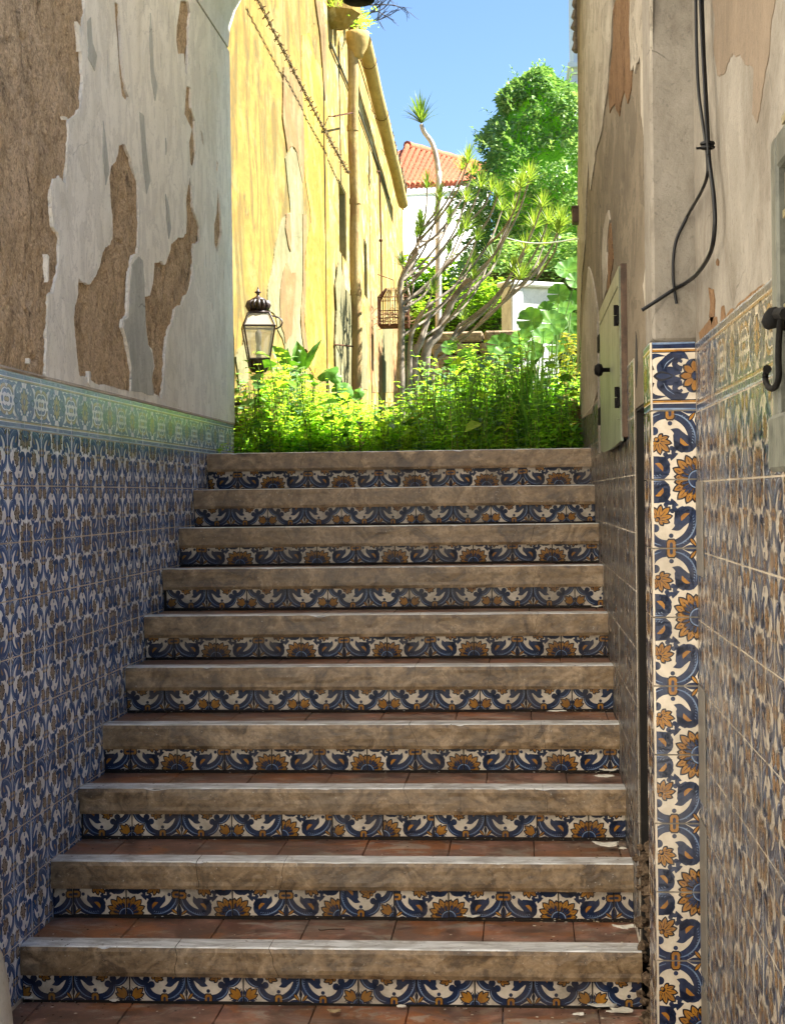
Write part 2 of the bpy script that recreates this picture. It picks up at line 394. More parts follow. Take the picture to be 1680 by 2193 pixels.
# ------------------------------------------------------------ wall materials
def plaster_mat(name, a, b_, stain, streak=.5, rough=.85, crack=.6, vs=1.0, stainamt=.6, ys=1.0):
    m, nt, b = newmat(name)
    v = coords(nt, (1, ys, 1)); vz = coords(nt, (1, ys, .8))
    f = noi(nt, vz, 9*vs, 8, .65, .3); c = mix(nt, ramp(nt, f, [(.35, k01(0)), (.65, k01(1))]), a, b_)
    # thin lifted flakes: long upright shapes with a sharp edge
    fl = noi(nt, coords(nt, (1, ys, .55)), 11*vs, 9, .66, 1.2); edge = ramp(nt, fl, [(.525, k01(0)), (.535, k01(1))])
    c = mix(nt, math_(nt, 'MULTIPLY', edge, streak), c, tuple(q*.86 for q in b_))
    edl = ramp(nt, fl, [(.510, k01(0)), (.524, k01(1)), (.532, k01(0))])
    c = mix(nt, math_(nt, 'MULTIPLY', edl, .75*streak), c, tuple(q*.35 for q in b_))
    st = ramp(nt, noi(nt, coords(nt, (1, ys, .6)), 3.1, 8, .72, .3), [(.49, k01(0)), (.64, k01(1))])
    c = mix(nt, math_(nt, 'MULTIPLY', st, stainamt), c, stain)
    # hairline cracks
    vo = N(nt, 'ShaderNodeTexVoronoi', feature='DISTANCE_TO_EDGE'); vo.inputs['Scale'].default_value = 4.2
    wp = N(nt, 'ShaderNodeMix', data_type='VECTOR'); wp.inputs[0].default_value = .06
    nz = N(nt, 'ShaderNodeTexNoise'); nz.inputs['Scale'].default_value = 7; nt.links.new(vz, nz.inputs['Vector']); nz.inputs['Detail'].default_value = 6
    nt.links.new(vz, wp.inputs[4]); nt.links.new(nz.outputs['Color'], wp.inputs[5]); nt.links.new(wp.outputs[1], vo.inputs['Vector'])
    cr = ramp(nt, vo.outputs['Distance'], [(0, k01(1)), (.006, k01(0))])
    msk = ramp(nt, noi(nt, v, 2.3, 3), [(.5, k01(0)), (.6, k01(1))])
    crm = math_(nt, 'MULTIPLY', cr, msk); c = mix(nt, math_(nt, 'MULTIPLY', crm, crack), c, tuple(q*.3 for q in b_))
    sp = ramp(nt, noi(nt, v, 110, 3, .7), [(.60, k01(0)), (.66, k01(1))])
    c = mix(nt, math_(nt, 'MULTIPLY', sp, .45), c, tuple(q*.5 for q in b_))
    nt.links.new(c, b.inputs['Base Color']); b.inputs['Roughness'].default_value = rough
    b.inputs['Specular IOR Level'].default_value = .25
    n1 = bump(nt, b, noi(nt, v, 70, 7, .75), .7, .006)
    n2 = bump(nt, b, edge, .9*streak, .004, n1)
    bump(nt, b, math_(nt, 'MULTIPLY', crm, -1.0), .6, .003, n2)
    return m
def render_mat(name, a, b_, dark):
    m, nt, b = newmat(name)
    v = coords(nt); vz = coords(nt, (1, 1, .8)); vg = coords(nt, (1, 1, 1))
    fur = noi(nt, vz, 9, 8, .7, 1.0); gr = noi(nt, vg, 130, 4, .7); mid = noi(nt, vg, 38, 6, .75)
    c = mix(nt, ramp(nt, noi(nt, v, 5, 7, .65), [(.40, k01(0)), (.60, k01(1))]), a, b_)
    c = mix(nt, ramp(nt, mid, [(.38, k01(.55)), (.50, k01(0))]), c, dark)
    furm = ramp(nt, noi(nt, v, 2.2, 3), [(.42, k01(.15)), (.60, k01(1))])
    c = mix(nt, math_(nt, 'MULTIPLY', ramp(nt, fur, [(.36, k01(.9)), (.41, k01(0))]), furm), c, tuple(q*.5 for q in dark))  # furrow hollows darkened in colour, painting their shade
    c = mix(nt, math_(nt, 'MULTIPLY', ramp(nt, gr, [(.36, k01(1)), (.46, k01(0))]), .6), c, dark)
    c = mix(nt, math_(nt, 'MULTIPLY', ramp(nt, gr, [(.55, k01(0)), (.64, k01(1))]), .5), c, tuple(min(1, q*1.55) for q in a))
    nt.links.new(c, b.inputs['Base Color']); b.inputs['Roughness'].default_value = .95
    b.inputs['Specular IOR Level'].default_value = .1
    n1 = bump(nt, b, ramp(nt, fur, [(.33, k01(0)), (.46, k01(1))]), .7, .014)
    n2 = bump(nt, b, mid, .9, .016, n1); bump(nt, b, gr, .8, .006, n2)
    return m
M_white = plaster_mat('white_limewash', (.93, .88, .77), (.84, .79, .68), (.62, .56, .42), .6, crack=.3, stainamt=.4)
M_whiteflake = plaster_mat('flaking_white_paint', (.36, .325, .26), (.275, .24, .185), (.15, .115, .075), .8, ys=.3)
M_grey = plaster_mat('grey_plaster', (.56, .55, .48), (.46, .45, .39), (.34, .33, .25), .5)
M_render = render_mat('brown_render', (.68, .50, .315), (.56, .40, .235), (.20, .125, .065))
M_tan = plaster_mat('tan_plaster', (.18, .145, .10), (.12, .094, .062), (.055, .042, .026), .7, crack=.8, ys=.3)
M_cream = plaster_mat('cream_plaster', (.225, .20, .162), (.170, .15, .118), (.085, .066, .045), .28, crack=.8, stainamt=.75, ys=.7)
M_rust = render_mat('rusty_orange_render', (.22, .13, .066), (.18, .105, .055), (.09, .05, .025))
M_ceiling = plaster_mat('vault_plaster', (.88, .86, .80), (.80, .78, .72), (.6, .57, .48), .2)
M_grout = plaster_mat('pale_grout', (.55, .49, .40), (.46, .40, .32), (.28, .22, .15), 0)

# ------------------------------------------------------------ traced outlines on a wall
def rough_line(pts, amp, seed, n=5, closed=True):
    rd = random.Random(seed); P = [Vector((p[0], p[1])) for p in pts]; k = len(P); out = []
    for i in range(k if closed else k-1):
        seg = [P[i], P[(i+1) % k]]
        L0 = (seg[1]-seg[0]).length; it = max(1, min(n+2, int(math.log2(max(L0/.006, 1.01)))+1)); a = amp*min(1, L0/.12)
        for _ in range(it):
            ns = [seg[0]]
            for q in range(len(seg)-1):
                d = seg[q+1]-seg[q]; mid = (seg[q]+seg[q+1])/2+Vector((-d.y, d.x)).normalized()*rd.uniform(-a, a) if d.length > 1e-6 else seg[q]
                ns += [mid, seg[q+1]]
            seg = ns; a *= .62
        out += seg[:-1]
    return out
def clean(loop):
    o = []
    for p in loop:
        if not o or (p-o[-1]).length > 1e-4: o.append(p)
    return o
def flake_sheet(g, loops, m3, n, th, m=0, m_edge=None):
    """sheet with real thickness: loops = [outer, hole, ...] in wall coordinates (along, up); m3 maps to 3-D, n = outward normal"""
    n = Vector(n); loops = [clean(l) for l in loops]
    flat = []; edges = []
    for l in loops:
        b0 = len(flat); flat += l; edges += [(b0+i, b0+(i+1) % len(l)) for i in range(len(l))]
    vs, _, fs, *_r2 = delaunay_2d_cdt([Vector((p.x, p.y)) for p in flat], edges, [], 0, 1e-6)
    arrs = [np.array([(p.x, p.y) for p in l]) for l in loops]
    def inside(px, py):
        c = False
        for A in arrs:
            B = np.roll(A, -1, 0); cond = (A[:, 1] > py) != (B[:, 1] > py)
            with np.errstate(divide='ignore', invalid='ignore'):
                xi = A[:, 0]+(py-A[:, 1])*(B[:, 0]-A[:, 0])/(B[:, 1]-A[:, 1])
            if (np.count_nonzero(cond & (px < xi)) % 2): c = not c
        return c
    top = [m3(p)+n*th for p in vs]; b = len(g.v); g.v.extend([tuple(p) for p in top])
    for t in fs:
        cx = sum(vs[i].x for i in t)/3; cy = sum(vs[i].y for i in t)/3
        if not inside(cx, cy): continue
        a, b_, c = [top[i] for i in t]; t = list(t)
        if (b_-a).cross(c-a).dot(n) < 0: t = t[::-1]
        g.f.append([b+i for i in t]); g.m.append(m); g.s.append(False)
    for l in loops:
        k = len(l)
        for i in range(k):
            p, q = m3(l[i]), m3(l[(i+1) % k]); g.poly([p+n*th, q+n*th, q-n*.001, p-n*.001], m if m_edge is None else m_edge)
Z1 = .46153
def trL(pts, s=Z1, ox=0, oy=0, X=None):
    X = XL if X is None else X
    o = []
    for x, y in pts:
        p = pX(ox+x*s, oy+y*s, X); o.append((p.y, p.z))
    return o

# ------------------------------------------------------------ LEFT WALL
lw = thing('tiled_wall', 'long left wall of the stairway, white plaster peeling off brown render above blue tiles', 'wall', (XL-.1, 5.2, 0))
g = G(); g.box((XL-.45, 3.35, EYE+2.05), (XL-.003, 6.14, EYE+6)); g.box((XL-.45, 6.141, EYE+2.81), (XL-.003, YE, EYE+6)); g.build('added_upper_wall', M_white, lw)  # tall unseen wall added above to bounce sunlight down
g = G(); g.box((XL-.45, 3.35, -.3), (XL-.022, YE-.001, EYE+1.95)); g.box((XL-.45, 3.352, -.3), (XL-.0045, YE, DADO+.009)); g.box((XL-.03, YE-.004, DADO), (XL-.0045, YE, EYE+1.95)); g.box((XL-.45, 3.351, EYE+1.95), (XL-.004, 6.14, EYE+2.05));  g.build('masonry', M_render, lw)
ny, nz_ = 640, 400
Yg, Zg = np.meshgrid(np.linspace(3.37, YE-.004, ny), np.linspace(DADO+.01, EYE+1.93, nz_))
hh = .0045*fbm(Yg*14, Zg*9, 5, 3)+.0022*fbm(Yg*60, Zg*45, 3, 11)
fr_ = np.abs(fbm(Yg*11+.5*fbm(Yg*6, Zg*5, 3, 5), Zg*2.4, 3, 21)); hh -= .012*np.clip(1-fr_/.10, 0, 1)*np.clip(fbm(Yg*2, Zg*2, 2, 31)+.35, 0, 1)
fade = np.clip(np.minimum.reduce([Zg-(DADO+.01), EYE+1.93-Zg, YE-.004-Yg])*40, 0, 1); hh = np.clip(hh, -.016, .0042)*fade
g = G(); g.v = list(zip((XL-.0035+hh).ravel().tolist(), Yg.ravel().tolist(), Zg.ravel().tolist()))
for j in range(nz_-1):
    for i in range(ny-1):
        b = j*ny+i; g.f.append([b, b+1, b+ny+1, b+ny])
g.m = [0]*len(g.f); g.s = [True]*len(g.f); g.build('render_coat', M_render, lw)
m3L = lambda p: Vector((XL-.004, p[0], p[1]))
outer = [(390,-140),(385,60),(375,130),(372,250),(378,400),(365,500),(345,535),(312,560),(305,700),(300,860),(265,815),(240,830),(230,870),(232,960),(240,1050),(262,1080),(268,1110),(265,1230),(255,1290),(240,1360),(215,1370),(212,1500),(208,1600),(205,1752)]
o2 = rough_line(trL(outer), .010, 1, closed=False)
dz = DADO+.001
o2 = [p for p in o2 if p.y > dz+.004]
y_first = o2[-1].x
o2 = o2+[Vector((y_first, dz)), Vector((YE+.0, dz)), Vector((YE+.0, EYE+1.93)), Vector((o2[0].x, EYE+1.93))]
H = [
 [(545,680),(575,675),(600,735),(610,780),(630,840),(632,900),(640,1000),(635,1150),(632,1180),(612,1185),(600,1220),(590,1300),(588,1400),(585,1465),(565,1480),(560,1520),(575,1560),(590,1640),(600,1700),(602,1815),(500,1790),(412,1765),(405,1730),(395,1750),(370,1752),(360,1740),(350,1650),(340,1560),(335,1480),(340,1420),(355,1370),(358,1290),(400,1320),(430,1290),(450,1250),(470,1170),(495,1140),(515,1110),(515,1000),(505,900),(500,830),(510,770),(530,750)],
 [(875,820),(885,880),(890,960),(905,1010),(920,1060),(922,1120),(895,1130),(890,1200),(885,1300),(860,1370),(830,1420),(805,1440),(795,1490),(770,1560),(760,1650),(755,1740),(745,1855),(720,1835),(700,1810),(700,1750),(712,1700),(700,1620),(680,1600),(668,1500),(662,1380),(690,1370),(705,1300),(710,1220),(745,1210),(755,1230),(775,1190),(790,1130),(830,1100),(858,1085),(862,1000),(858,920)],
 [(832,6),(868,6),(878,60),(868,130),(870,200),(862,350),(855,340),(848,250),(820,250),(812,190),(815,120),(825,60)],
 [(860,400),(880,410),(882,500),(900,560),(895,620),(903,700),(890,780),(878,760),(872,660),(885,600),(865,560),(850,530)],
 [(525,10),(545,20),(552,120),(560,250),(570,370),(580,420),(592,450),(582,468),(560,445),(556,420),(545,300),(535,150),(528,80)],
 [(1005,870),(1015,950),(1025,1080),(1003,1180),(990,1130),(988,1040),(1000,990)],
 [(925,600),(934,620),(942,675),(932,665)], [(1000,740),(1008,760),(1005,800),(998,790)], [(1016,85),(1034,100),(1030,118),(1020,108)],
]
loops = [o2]+[rough_line(trL(h), .009 if i < 2 else .004, 20+i) for i, h in enumerate(H)]
rdh = random.Random(17); boxes = [(min(p.x for p in l)-.03, max(p.x for p in l)+.03, min(p.y for p in l)-.03, max(p.y for p in l)+.03) for l in loops[1:]]
tries = 0; made = 0
while made < 46 and tries < 4000:
    tries += 1; cy = rdh.uniform(4.25, 6.7); cz = rdh.uniform(EYE+.4, EYE+1.8); hw_, hh_ = rdh.uniform(.0018, .007), rdh.uniform(.012, .07)
    bx_ = (cy-hw_-.02, cy+hw_+.02, cz-hh_-.01, cz+hh_+.01)
    if any(not (bx_[1] < b[0] or bx_[0] > b[1] or bx_[3] < b[2] or bx_[2] > b[3]) for b in boxes): continue
    if cy < 4.55+.25*max(0, 1.2-(cz-EYE)): continue
    ln_ = rdh.uniform(-.006, .006)
    loops.append([Vector((cy+ln_*math.cos(t)+hw_*math.sin(t)*rdh.uniform(.5, 1.3), cz+hh_*math.cos(t))) for t in np.linspace(0, 6.283, 13)[:-1]]); boxes.append(bx_); made += 1
g = G(); flake_sheet(g, loops, m3L, (1, 0, 0), .009)
plas = g.build('white_plaster', M_white, lw)
# thinner grey undercoat showing between the two big bare patches, and lifted scales of paint
g = G()
gp = [(636,1190),(655,1210),(662,1300),(664,1390),(668,1500),(680,1600),(698,1640),(704,1700),(696,1760),(706,1820),(704,1835),(603,1815),(604,1700),(592,1620),(578,1560),(566,1520),(570,1485),(590,1470),(594,1400),(598,1300),(606,1225)]
flake_sheet(g, [rough_line(trL(gp), .005, 41)], m3L, (1, 0, 0), .0105)
for i, q in enumerate([[(395,100),(412,80),(420,200),(440,260),(430,330),(400,270)], [(690,60),(700,180),(705,330),(722,400),(712,470),(696,380),(684,200)],
          [(640,520),(660,540),(672,700),(690,840),(672,900),(655,760)],
          [(760,900),(776,960),(786,1060),(776,1110),(764,1010)], [(470,560),(488,700),(498,800),(482,860),(468,720)], [(760,640),(764,660),(766,700),(762,720)]]):
    flake_sheet(g, [rough_line(trL(q), .004, 50+i)], m3L, (1, 0, 0), .0112)
g.build('grey_undercoat', M_grey, lw)
# loose vertical scales standing off the render on the far left
g = G()
for i, q in enumerate([[(205,1180),(214,1190),(212,1300),(206,1310)], [(345,100),(358,120),(372,230),(360,240)], [(285,540),(298,545),(300,556),(288,556)], [(120,1662),(127,1668),(124,1690),(119,1684)], [(400,1722),(408,1725),(408,1795),(398,1778)]]):
    flake_sheet(g, [rough_line(trL(q), .002, 70+i)], m3L, (1, 0, 0), .013)
g.build('loose_plaster_scale', M_white, lw)
TL = tile_mats('_left', .20, .18, .55, sky_tint=True)
g = G(); gb_ = G(); col0 = 3.798-4*S
c_n = int((YE-col0)/S)+1
for j in range(0, 11):
    for i in range(c_n):
        y0 = col0+i*S; z0 = DADO-S*(j+1)
        if y0 < 3.45: continue
        # skip tiles wholly under the stairs
        yn = y0+S
        top_here = -1 if yn < 3.829 else (EYE-1.094+.146*max(0, int((y0-3.829)/.272)))-.25
        if z0+S < top_here: continue
        wx1 = min(1, (YE-y0)/S)
        # seen from +X the wall runs towards +Y to the left in its own frame: ex = +Y, ey = +Z gives normal +X
        if j == 0: put_tile(gb_, (XL-.003, y0, z0), (0, 1, 0), (0, 0, 1), S, 'border', i % 2, 0, (0, wx1, 0, 1))
        else: put_tile(g, (XL-.003, y0, z0), (0, 1, 0), (0, 0, 1), S, 'main', i % 2, (j+1) % 2, (0, wx1, 0, 1))
g.build('tile_dado', TL, lw); gb_.build('border_tiles', sheen_mats('_border'), lw)
g = G(); g.box((XL-.0045, 3.36, -.2), (XL-.0012, YE-.001, DADO+.002)); g.box((XL-.006, 3.36, DADO+.002), (XL+.006, YE-.002, DADO+.008), 0, .002); g.build('grout_bed', M_grout, lw)

# ------------------------------------------------------------ vault over the passage with the opening to the garden
va = thing('vaulted_ceiling', 'pale plaster vault with a rounded haunch over the stairway', 'ceiling', (-.45, 5.3, EYE+2.3))
prof = [(XL-.45, EYE+1.95), (XL-.0, EYE+1.95)]
for k in range(1, 9):
    a = R(90*k/8); prof.append((XL+.42-.42*math.cos(a), EYE+1.95+.40*math.sin(a)))
prof += [(XN+.5, EYE+2.35), (XN+.5, EYE+2.8), (XL-.45, EYE+2.8)]
g = G()
f0 = [Vector((x, 6.15, z)) for x, z in prof]; f1 = [Vector((x, YE, z)) for x, z in prof]
g.grid([f0+[f0[0]], f1+[f1[0]]], 0, False)
for ff, rev in ((f0, False), (f1, True)):
    for t in tessellate_polygon([[Vector((p.x, p.z, 0)) for p in ff]]):
        g.poly([ff[i] for i in (t[::-1] if rev else t)])
g.build('vault', M_ceiling, va, fixn=True)

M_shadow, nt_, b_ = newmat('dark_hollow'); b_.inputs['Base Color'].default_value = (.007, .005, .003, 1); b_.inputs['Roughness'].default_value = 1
# ------------------------------------------------------------ RIGHT WALL along the stairs
rw = thing('passage_wall', 'right wall of the stairway with stained flaking paint and a low tile dado', 'wall', (XR+.1, 5.4, 0))
# dark pocket between pillar and wall below the dado top
YG0, YG1, ZG = 3.47, 3.90, EYE+.20
g = G()
g.box((XR, YG1, -.3), (XR+.5, YR, ZG)); g.box((XR, 3.30, ZG), (XR+.5, 3.92, EYE+1.32)); g.box((XR, 3.921, ZG), (XR+.5, YR, EYE+2.4)); g.box((XR+.22, YG0-.2, -.3), (XR+.5, YG1, ZG))
g.build('masonry', M_tan, rw)
g = G(); g.box((XR+.003, YG1-.006, -.2), (XR+.215, YG1-.002, ZG-.002)); g.box((XR+.21, YG0+.004, -.2), (XR+.216, YG1-.008, ZG-.004)); g.box((XR+.003, YG0+.002, ZG-.006), (XR+.2, YG1-.008, ZG-.0025)); g.build('pocket_shade', M_shadow, rw)  # dark sheets paint the slot's shade onto its sides
Z6, O6 = .34605, 1222.9
def tr6(pts, X=None): return trL(pts, Z6, O6, 0, XR if X is None else X)
m3R = lambda p: Vector((XR, p[0], p[1]))
g = G()
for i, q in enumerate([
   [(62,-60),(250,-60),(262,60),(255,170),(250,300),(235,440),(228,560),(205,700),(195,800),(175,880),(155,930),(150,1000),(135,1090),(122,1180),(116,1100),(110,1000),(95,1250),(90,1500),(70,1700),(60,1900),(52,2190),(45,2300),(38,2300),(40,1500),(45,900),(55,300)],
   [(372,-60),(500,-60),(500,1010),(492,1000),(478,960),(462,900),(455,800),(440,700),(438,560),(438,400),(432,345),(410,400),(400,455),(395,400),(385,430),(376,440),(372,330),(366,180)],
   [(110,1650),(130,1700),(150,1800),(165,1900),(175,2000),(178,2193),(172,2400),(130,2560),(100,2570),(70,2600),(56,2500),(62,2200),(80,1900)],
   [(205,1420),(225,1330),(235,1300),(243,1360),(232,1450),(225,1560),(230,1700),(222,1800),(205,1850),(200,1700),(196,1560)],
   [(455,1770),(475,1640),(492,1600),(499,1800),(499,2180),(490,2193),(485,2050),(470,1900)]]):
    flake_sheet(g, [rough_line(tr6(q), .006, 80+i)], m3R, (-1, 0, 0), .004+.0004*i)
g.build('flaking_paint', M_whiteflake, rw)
g = G()
for i, q in enumerate([
   [(262,60),(300,-60),(366,-60),(368,150),(372,330),(378,440),(372,560),(350,640),(330,560),(310,640),(300,720),(270,640),(240,700),(232,560),(240,440),(255,350),(262,230)],
   [(230,1400),(245,1380),(255,1500),(262,1600),(245,1700),(240,1790),(225,1830),(222,1700),(232,1560)],
   [(205,1850),(235,1780),(250,1850),(240,1960),(215,1940)]]):
    flake_sheet(g, [rough_line(tr6(q), .005, 90+i)], m3R, (-1, 0, 0), .0025)
g.build('bare_render', M_rust, rw)
# hollows and loose knobs of plaster
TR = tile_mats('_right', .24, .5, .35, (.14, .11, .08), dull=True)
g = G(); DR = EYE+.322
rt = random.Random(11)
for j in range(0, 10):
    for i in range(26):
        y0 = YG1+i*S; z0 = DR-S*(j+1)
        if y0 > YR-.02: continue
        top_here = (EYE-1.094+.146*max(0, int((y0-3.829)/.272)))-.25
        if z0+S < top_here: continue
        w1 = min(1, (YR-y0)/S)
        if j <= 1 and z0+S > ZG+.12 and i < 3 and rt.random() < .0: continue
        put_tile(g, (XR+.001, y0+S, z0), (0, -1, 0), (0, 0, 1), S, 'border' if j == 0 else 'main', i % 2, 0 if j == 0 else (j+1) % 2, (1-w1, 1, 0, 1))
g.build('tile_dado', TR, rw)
g = G(); g.box((XR-.0012, YG1, -.2), (XR+.001, YR-.001, DR+.001)); g.box((XR-.006, YG1+.3, DR+.001), (XR+.004, YR-.002, DR+.007), 0, .002); g.build('grout_bed', M_grout, rw)
g = G()
for i in range(5):   # crumbled plaster at the top of the outer corner
    p = pX(1234+i*1.5, 8+i*14, XR)
    g.lathe((XR-.006, YR-.01+.01*(i % 2), p.z), [(0, -.03), (.010, -.025), (.018+.004*(i%3), -.01), (.012, .02), (.0, .03)], 7, smooth=False)
g.build('plaster_crumb', M_cream, rw)
# broken plaster edge along the crack over the pocket
g = G()
q = [(436,1925),(447,1940),(444,2010),(440,2090),(444,2193),(452,2260),(450,2380),(446,2470),(462,2500),(470,2560),(455,2640),(436,2600),(430,2400),(434,2100)]
flake_sheet(g, [rough_line(tr6([(398,2050),(405,2100),(410,2250),(402,2400),(396,2300)]), .002, 97)], m3R, (-1, 0, 0), .001)
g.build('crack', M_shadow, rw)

g = G(); g.box((XR+.002, 3.93, EYE+2.402), (XR+.5, YR-.002, EYE+3.85)); g.build('added_upper_wall', M_white, rw)  # unseen white wall added to block the sun and bounce light
# rotten wood and rubble inside the pocket
def wood_mat(name, a, b_, rough=.8, sc_=(1, 1, .06), s=60, spec=.3):
    m, nt, b = newmat(name); v = coords(nt, sc_)
    f = noi(nt, v, s, 8, .65, .5); c = mix(nt, ramp(nt, f, [(.3, k01(0)), (.7, k01(1))]), a, b_)
    c = mix(nt, ramp(nt, noi(nt, coords(nt), 10, 8, .75), [(.48, k01(0)), (.58, k01(.7))]), c, tuple(q*.5 for q in b_))
    nt.links.new(c, b.inputs['Base Color']); b.inputs['Roughness'].default_value = rough; b.inputs['Specular IOR Level'].default_value = spec
    bump(nt, b, f, .6, .003); return m
M_rot = wood_mat('rotten_wood', (.05, .025, .013), (.014, .007, .004), .95)
M_greywood = wood_mat('weathered_grey_green_paint', (.11, .11, .085), (.06, .062, .048), .55)
M_brownwood = wood_mat('brown_wood_edge', (.10, .06, .036), (.05, .03, .018), .7)
M_sagewood = wood_mat('faded_sage_paint', (.17, .185, .13), (.11, .12, .08), .42, s=24)
M_iron = wood_mat('black_iron', (.0015, .0015, .0014), (.005, .004, .003), .75, (1, 1, 1), 40, .12)
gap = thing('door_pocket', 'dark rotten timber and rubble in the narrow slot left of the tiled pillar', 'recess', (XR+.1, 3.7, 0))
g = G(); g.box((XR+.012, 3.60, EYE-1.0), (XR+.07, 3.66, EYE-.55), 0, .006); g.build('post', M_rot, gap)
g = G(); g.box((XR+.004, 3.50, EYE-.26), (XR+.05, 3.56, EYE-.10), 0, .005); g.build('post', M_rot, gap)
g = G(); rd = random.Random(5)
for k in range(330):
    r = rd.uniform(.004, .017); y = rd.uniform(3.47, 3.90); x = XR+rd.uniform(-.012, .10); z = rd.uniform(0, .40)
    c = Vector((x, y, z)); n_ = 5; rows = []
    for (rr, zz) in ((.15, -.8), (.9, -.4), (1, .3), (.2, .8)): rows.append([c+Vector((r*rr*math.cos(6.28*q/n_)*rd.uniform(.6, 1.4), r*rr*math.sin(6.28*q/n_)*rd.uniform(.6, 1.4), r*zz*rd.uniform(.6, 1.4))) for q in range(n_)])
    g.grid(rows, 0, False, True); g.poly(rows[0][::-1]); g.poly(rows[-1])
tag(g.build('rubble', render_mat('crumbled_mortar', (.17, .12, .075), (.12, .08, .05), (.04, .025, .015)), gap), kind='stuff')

# ------------------------------------------------------------ PILLAR
YP, XP0 = 3.292, .269
DP = EYE+.305
pl = thing('tiled_pillar', 'narrow right pillar faced with one strip of blue and ochre tiles under bare cream plaster', 'pillar', (.31, YP, 0))
g = G(); g.box((XP0, YP, -.3), (XN+.45, YG0, DP)); g.box((XP0+.001, YP-.003, DP+.001), (XN+.45, YG0-.002, EYE+1.32), 0, .006)
g.build('masonry', M_cream, pl)
TP = tile_mats('_pillar', .16, .18, .5)
g = G(); wx = (XN-XP0)/S
for j in range(0, 12):
    z0 = DP-S*(j+1)
    # front face, flower column at the right edge
    put_tile(g, (XN-S, YP+.001, z0), (1, 0, 0), (0, 0, 1), S, 'border' if j == 0 else 'main', 0, 0 if j == 0 else (0 if j % 2 == 0 else 1), (1-wx+.0, 1, 0, 1))
    # side face
    for i in range(2):
        y1 = YP+(i+1)*S-.02; w1 = min(1, (YG0-(y1-S))/S)
        put_tile(g, (XP0-.001, y1, z0), (0, -1, 0), (0, 0, 1), S, 'border' if j == 0 else 'main', (i+1) % 2, 0 if j == 0 else (0 if j % 2 == 0 else 1), (max(0, 1-w1), 1 if i else 1-.02/S, 0, 1))
g.build('tile_facing', TP, pl)
# ------------------------------------------------------------ RIGHT WALL nearer than the pillar
YN0 = 1.55
nw = thing('entrance_wall', 'near right wall of brownish reflective tiles below stained cream plaster', 'wall', (XN+.1, 2.5, 0))
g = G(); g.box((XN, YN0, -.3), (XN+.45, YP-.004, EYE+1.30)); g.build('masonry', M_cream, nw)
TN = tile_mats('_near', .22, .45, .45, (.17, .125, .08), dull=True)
g = G(); DN = EYE+.30
for j in range(0, 12):
    for i in range(12):
        y1 = YP-.012-i*S
        put_tile(g, (XN+.001, y1, DN-S*(j+1)), (0, -1, 0), (0, 0, 1), S, 'border' if j == 0 else 'main', (i+1) % 2, 0 if j == 0 else (0 if j % 2 == 0 else 1))
g.build('tile_dado', TN, nw)
g = G(); g.box((XN-.0012, YN0+.001, -.2), (XN+.001, YP-.005, DN+.001)); g.build('grout_bed', plaster_mat('dull_grout', (.31, .265, .20), (.25, .21, .155), (.15, .12, .08), 0), nw)
g = G(); m3N = lambda p: Vector((XN, p[0], p[1]))
def tr6n(pts): return trL(pts, Z6, O6, 0, XN)
for i, q in enumerate([[(860,-40),(1270,-40),(1240,120),(1225,330),(1180,600),(1150,760),(1120,700),(1130,420),(1080,400),(1000,330),(960,420),(905,470),(880,300),(890,120)]]):
    flake_sheet(g, [rough_line(tr6n(q), .008, 100+i)], m3N, (-1, 0, 0), .0012)
g.build('brown_stain', plaster_mat('brown_damp_stain', (.175, .130, .088), (.145, .108, .072), (.085, .062, .04), .3), nw)
g = G()
for i, q in enumerate([[(905,1600),(915,1615),(912,1645),(900,1640),(896,1620)], [(850,1780),(880,1790),(890,1860),(885,1960),(870,2010),(855,1960),(862,1880)], [(790,2060),(870,1960),(900,1960),(905,2010),(830,2080),(800,2110)],
        [(930,1900),(945,1890),(955,1960),(990,1910),(1010,1915),(940,2010),(925,2000)],[(1150,1790),(1185,1760),(1250,1735),(1252,1750),(1170,1815),(1050,1880),(1010,1915),(1040,1875)]]):
    flake_sheet(g, [rough_line(tr6n(q), .003, 110+i)], m3N, (-1, 0, 0), .0016)
g.build('bare_patch', M_rust, nw)
# thin grey metal cover strips in the corner between pillar and wall
M_strip, nt_, b_ = newmat('dull_grey_strip'); b_.inputs['Base Color'].default_value = (.10, .088, .07, 1); b_.inputs['Roughness'].default_value = .5
for i, (z0, z1) in enumerate(((-.168, .02), (-.62, -.39), (-.97, -.66), (-1.234, -1.0))):
    g = G(); g.box((XN-.0055, YP-.125, EYE+z0), (XN-.002, YP-.018, EYE+z1), 0, .001)
    g.lathe((XN-.006, YP-.03, EYE+z1-.012), [(0, -.002), (.003, 0), (0, .002)], 8)
    o = g.build('cover_strip', M_strip, None)
    tag(o, ['grey metal cover strip in the pillar corner, topmost of the four', 'grey metal cover strip in the pillar corner, second from the top', 'long grey metal cover strip in the pillar corner, third from the top', 'grey metal cover strip at the foot of the pillar corner'][i], 'strip', 'metal strips beside the tiled pillar')

